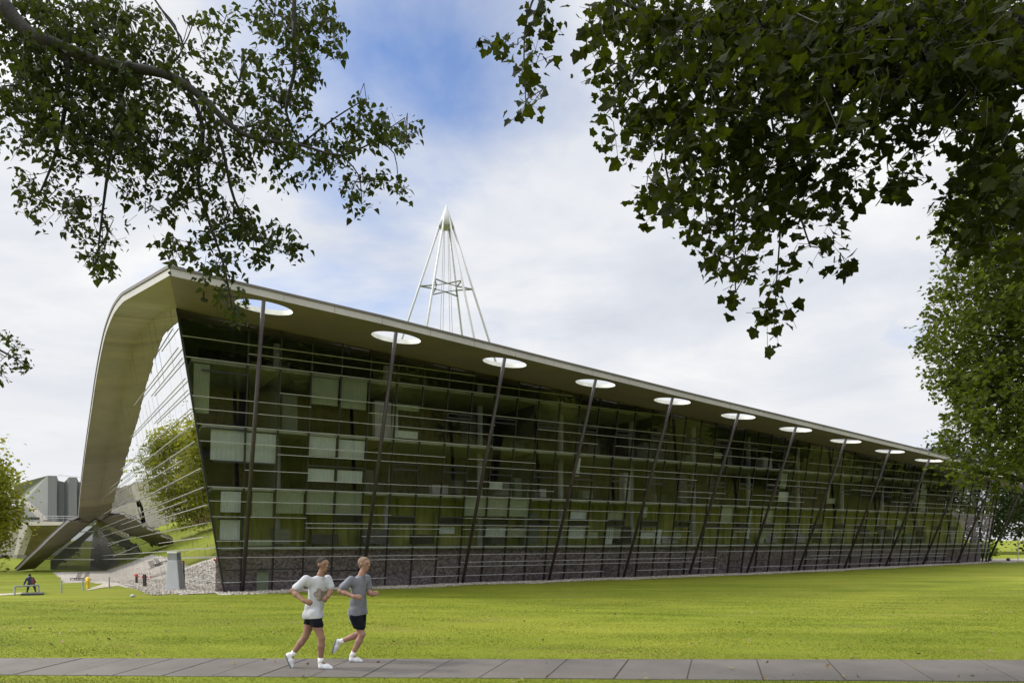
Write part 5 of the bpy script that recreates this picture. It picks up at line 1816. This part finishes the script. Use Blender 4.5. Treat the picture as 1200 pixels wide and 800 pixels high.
J2 = dict(head=(427.0, 660.5, 0.0), neck=(424.3, 672.0, 0.0), sr=(413.5, 678.0, -0.15), sl=(427.5, 678.0, 0.15), er=(402.5, 691.0, -0.20), wr=(419.5, 697.0, -0.30), hr_=(425.0, 698.0, -0.30),
          el=(429.0, 693.0, 0.17), wl=(436.0, 696.5, -0.02), hl_=(440.5, 694.5, -0.08), hr=(417.0, 719.0, -0.09), hl=(421.5, 719.0, 0.09), kr=(426.0, 741.5, -0.10), kl=(420.0, 743.0, 0.10), ar=(413.8, 767.0, -0.08), al=(396.5, 752.5, 0.08),
          cr=(410.5, 774.2, -0.08), tr=(428.0, 775.2, -0.10), cl=(392.5, 748.5, 0.08), tl=(387.2, 766.0, 0.06), fn=(420, 775, 0))
jogger('jogger in a grey T-shirt and long black shorts, running just ahead on the right', 11.68, J2,
       dict(skin=M['skin'], shirt=M['tee_grey'], shorts=M['shorts'], hair=M['hair_sandy']), (0.86, -0.50, 0), True)

# walker with a backpack on the far left
p = ground_at(36.5, 694.3); k_ = p[1] / F
w = thing('person', 'walker in dark clothes with a maroon backpack crossing the left lawn', 'person', p)
W = lambda x, z, y=0.0: p + V(x * k_, y, z * k_)
bd_ = [(W(-.5, 11.5), W(-1.5, 17.0), 2.2 * k_, 2.6 * k_), (W(-1.5, 17), W(-2.0, 19.2), 1.2 * k_, .9 * k_), (W(-2.2, 20.3), W(-2.3, 20.9), 1.35 * k_, 1.3 * k_),
       (W(-.9, 11, -.1), W(-2.0, 5.8, -.1), 1.5 * k_, 1.0 * k_), (W(-2.0, 5.8, -.1), W(-3.2, .6, -.1), 1.0 * k_, .7 * k_), (W(-3.2, .5, -.1), W(-1.4, .2, -.1), .6 * k_, .5 * k_),
       (W(.3, 11, .1), W(2.4, 6.2, .1), 1.5 * k_, 1.0 * k_), (W(2.4, 6.2, .1), W(3.6, .9, .1), 1.0 * k_, .7 * k_), (W(3.6, .8, .1), W(5.0, .4, .1), .6 * k_, .5 * k_),
       (W(-1.6, 17, -.2), W(-3.2, 12.5, -.25), .85 * k_, .7 * k_), (W(-3.2, 12.5, -.25), W(-2.6, 9.2, -.35), .7 * k_, .55 * k_), (W(-1.2, 17, .2), W(.2, 12.5, .25), .85 * k_, .7 * k_), (W(.2, 12.5, .25), W(-.6, 9.6, .2), .7 * k_, .55 * k_)]
v, f = sdf_mesh(bd_, 0.022, 0.03); meshobj('body', v, f, M['skin'], w, True)
jk = [(W(-.5, 10.8), W(-1.5, 16.8), 2.6 * k_, 2.9 * k_), (W(-1.6, 17, -.2), W(-3.2, 12.5, -.25), 1.2 * k_, 1.0 * k_), (W(-3.2, 12.5, -.25), W(-2.7, 10, -.33), 1.0 * k_, .8 * k_), (W(-1.2, 17, .2), W(.2, 12.5, .25), 1.2 * k_, 1 * k_), (W(.2, 12.5, .25), W(-.5, 10.2, .2), 1 * k_, .8 * k_)]
v, f = sdf_mesh(jk, 0.022, 0.03); meshobj('jacket', v, f, M['navy'], w, True)
tr_ = [(b[0], b[1], b[2] * 1.15, b[3] * 1.2) for b in (bd_[3], bd_[4], bd_[6], bd_[7])]
v, f = sdf_mesh(tr_, 0.022, 0.03); meshobj('trousers', v, f, M['jeans'], w, True)
v, f = sdf_mesh([(W(2.2, 12.0), W(1.5, 16.0), 1.9 * k_, 1.7 * k_), (W(.6, 12.5), W(.2, 16), 1.5 * k_, 1.4 * k_)], 0.022, 0.03); meshobj('backpack', v, f, M['backpack'], w, True)
v, f = sdf_mesh([(W(-2.0, 20.7), W(-1.8, 20.9), 1.55 * k_, 1.45 * k_), (W(-1.5, 20), W(-1.2, 18.6), .9 * k_, .7 * k_)], 0.018, 0.02, .05, [(W(-2.9, 20.6), (-1, 0, -.5))]); meshobj('hair', v, f, M['hair_dark'], w, True)

# ------------------------------------------------------------------ grass blades near the viewer
NB = 420000
yy = 8.6 + 31 * rng.uniform(0, 1, NB) ** 1.7
xx = rng.uniform(-0.80, 0.80, NB) * yy
zz = gz(xx, yy)
pyy = YH - F * zz / yy; pxx = CX + F * xx / yy
onpath = (pyy > ytop(pxx) + 0.4 + 0.9 * np.sin(pxx * 0.11) + 0.5 * np.sin(pxx * 0.37)) & (pyy < ybot(pxx) - 0.6 + 0.8 * np.sin(pxx * 0.07) + 0.5 * np.sin(pxx * 0.29))
so_ = (xx - P0[0]) * N[0] + (yy - P0[1]) * N[1]; se_ = (xx - P0[0]) * Mo[0] + (yy - P0[1]) * Mo[1]
k_ = ~onpath & (so_ > 2.0) & (rng.uniform(0, 1, NB) < np.clip((40 - yy) / 14, 0, 1))
xx, yy, zz = xx[k_], yy[k_], zz[k_]
n = len(xx)
hgt = rng.uniform(0.007, 0.019, n) * (1 + 0.4 * np.sin(xx * 1.3 + yy * 0.9) * np.sin(yy * 2.1)); hgt = np.where(rng.uniform(0, 1, n) < 0.012, hgt * 2.2, hgt)
wd = rng.uniform(0.0025, 0.005, n) * (1 + yy / 14)
an = rng.uniform(0, 6.28, n); lean = rng.normal(0, 0.024, (n, 2))
A_ = np.stack([xx - np.cos(an) * wd, yy - np.sin(an) * wd, zz - 0.004], 1); B_ = np.stack([xx + np.cos(an) * wd, yy + np.sin(an) * wd, zz - 0.004], 1)
C_ = np.stack([xx + lean[:, 0], yy + lean[:, 1], zz + hgt], 1)
kind(fastmesh('grass', np.stack([A_, B_, C_], 1).reshape(-1, 3), 3, M['blade']), 'stuff')
# fallen leaves and clover specks on the lawn and path
nl = 240
yy = 9 + 18 * rng.uniform(0, 1, nl) ** 1.5; xx = rng.uniform(-0.78, 0.78, nl) * yy
pf = np.stack([xx, yy, gz(xx, yy) + 0.035], 1)
M['dead_leaf'] = pmat('fallen_leaf', (0.22, 0.16, 0.07), 0.8, 0, .5, 5)
lv_ = leaves(pf, 0.075, 'poplar', 0.0, 77)
kind(fastmesh('fallen_leaves', lv_, 3, M['dead_leaf']), 'stuff')
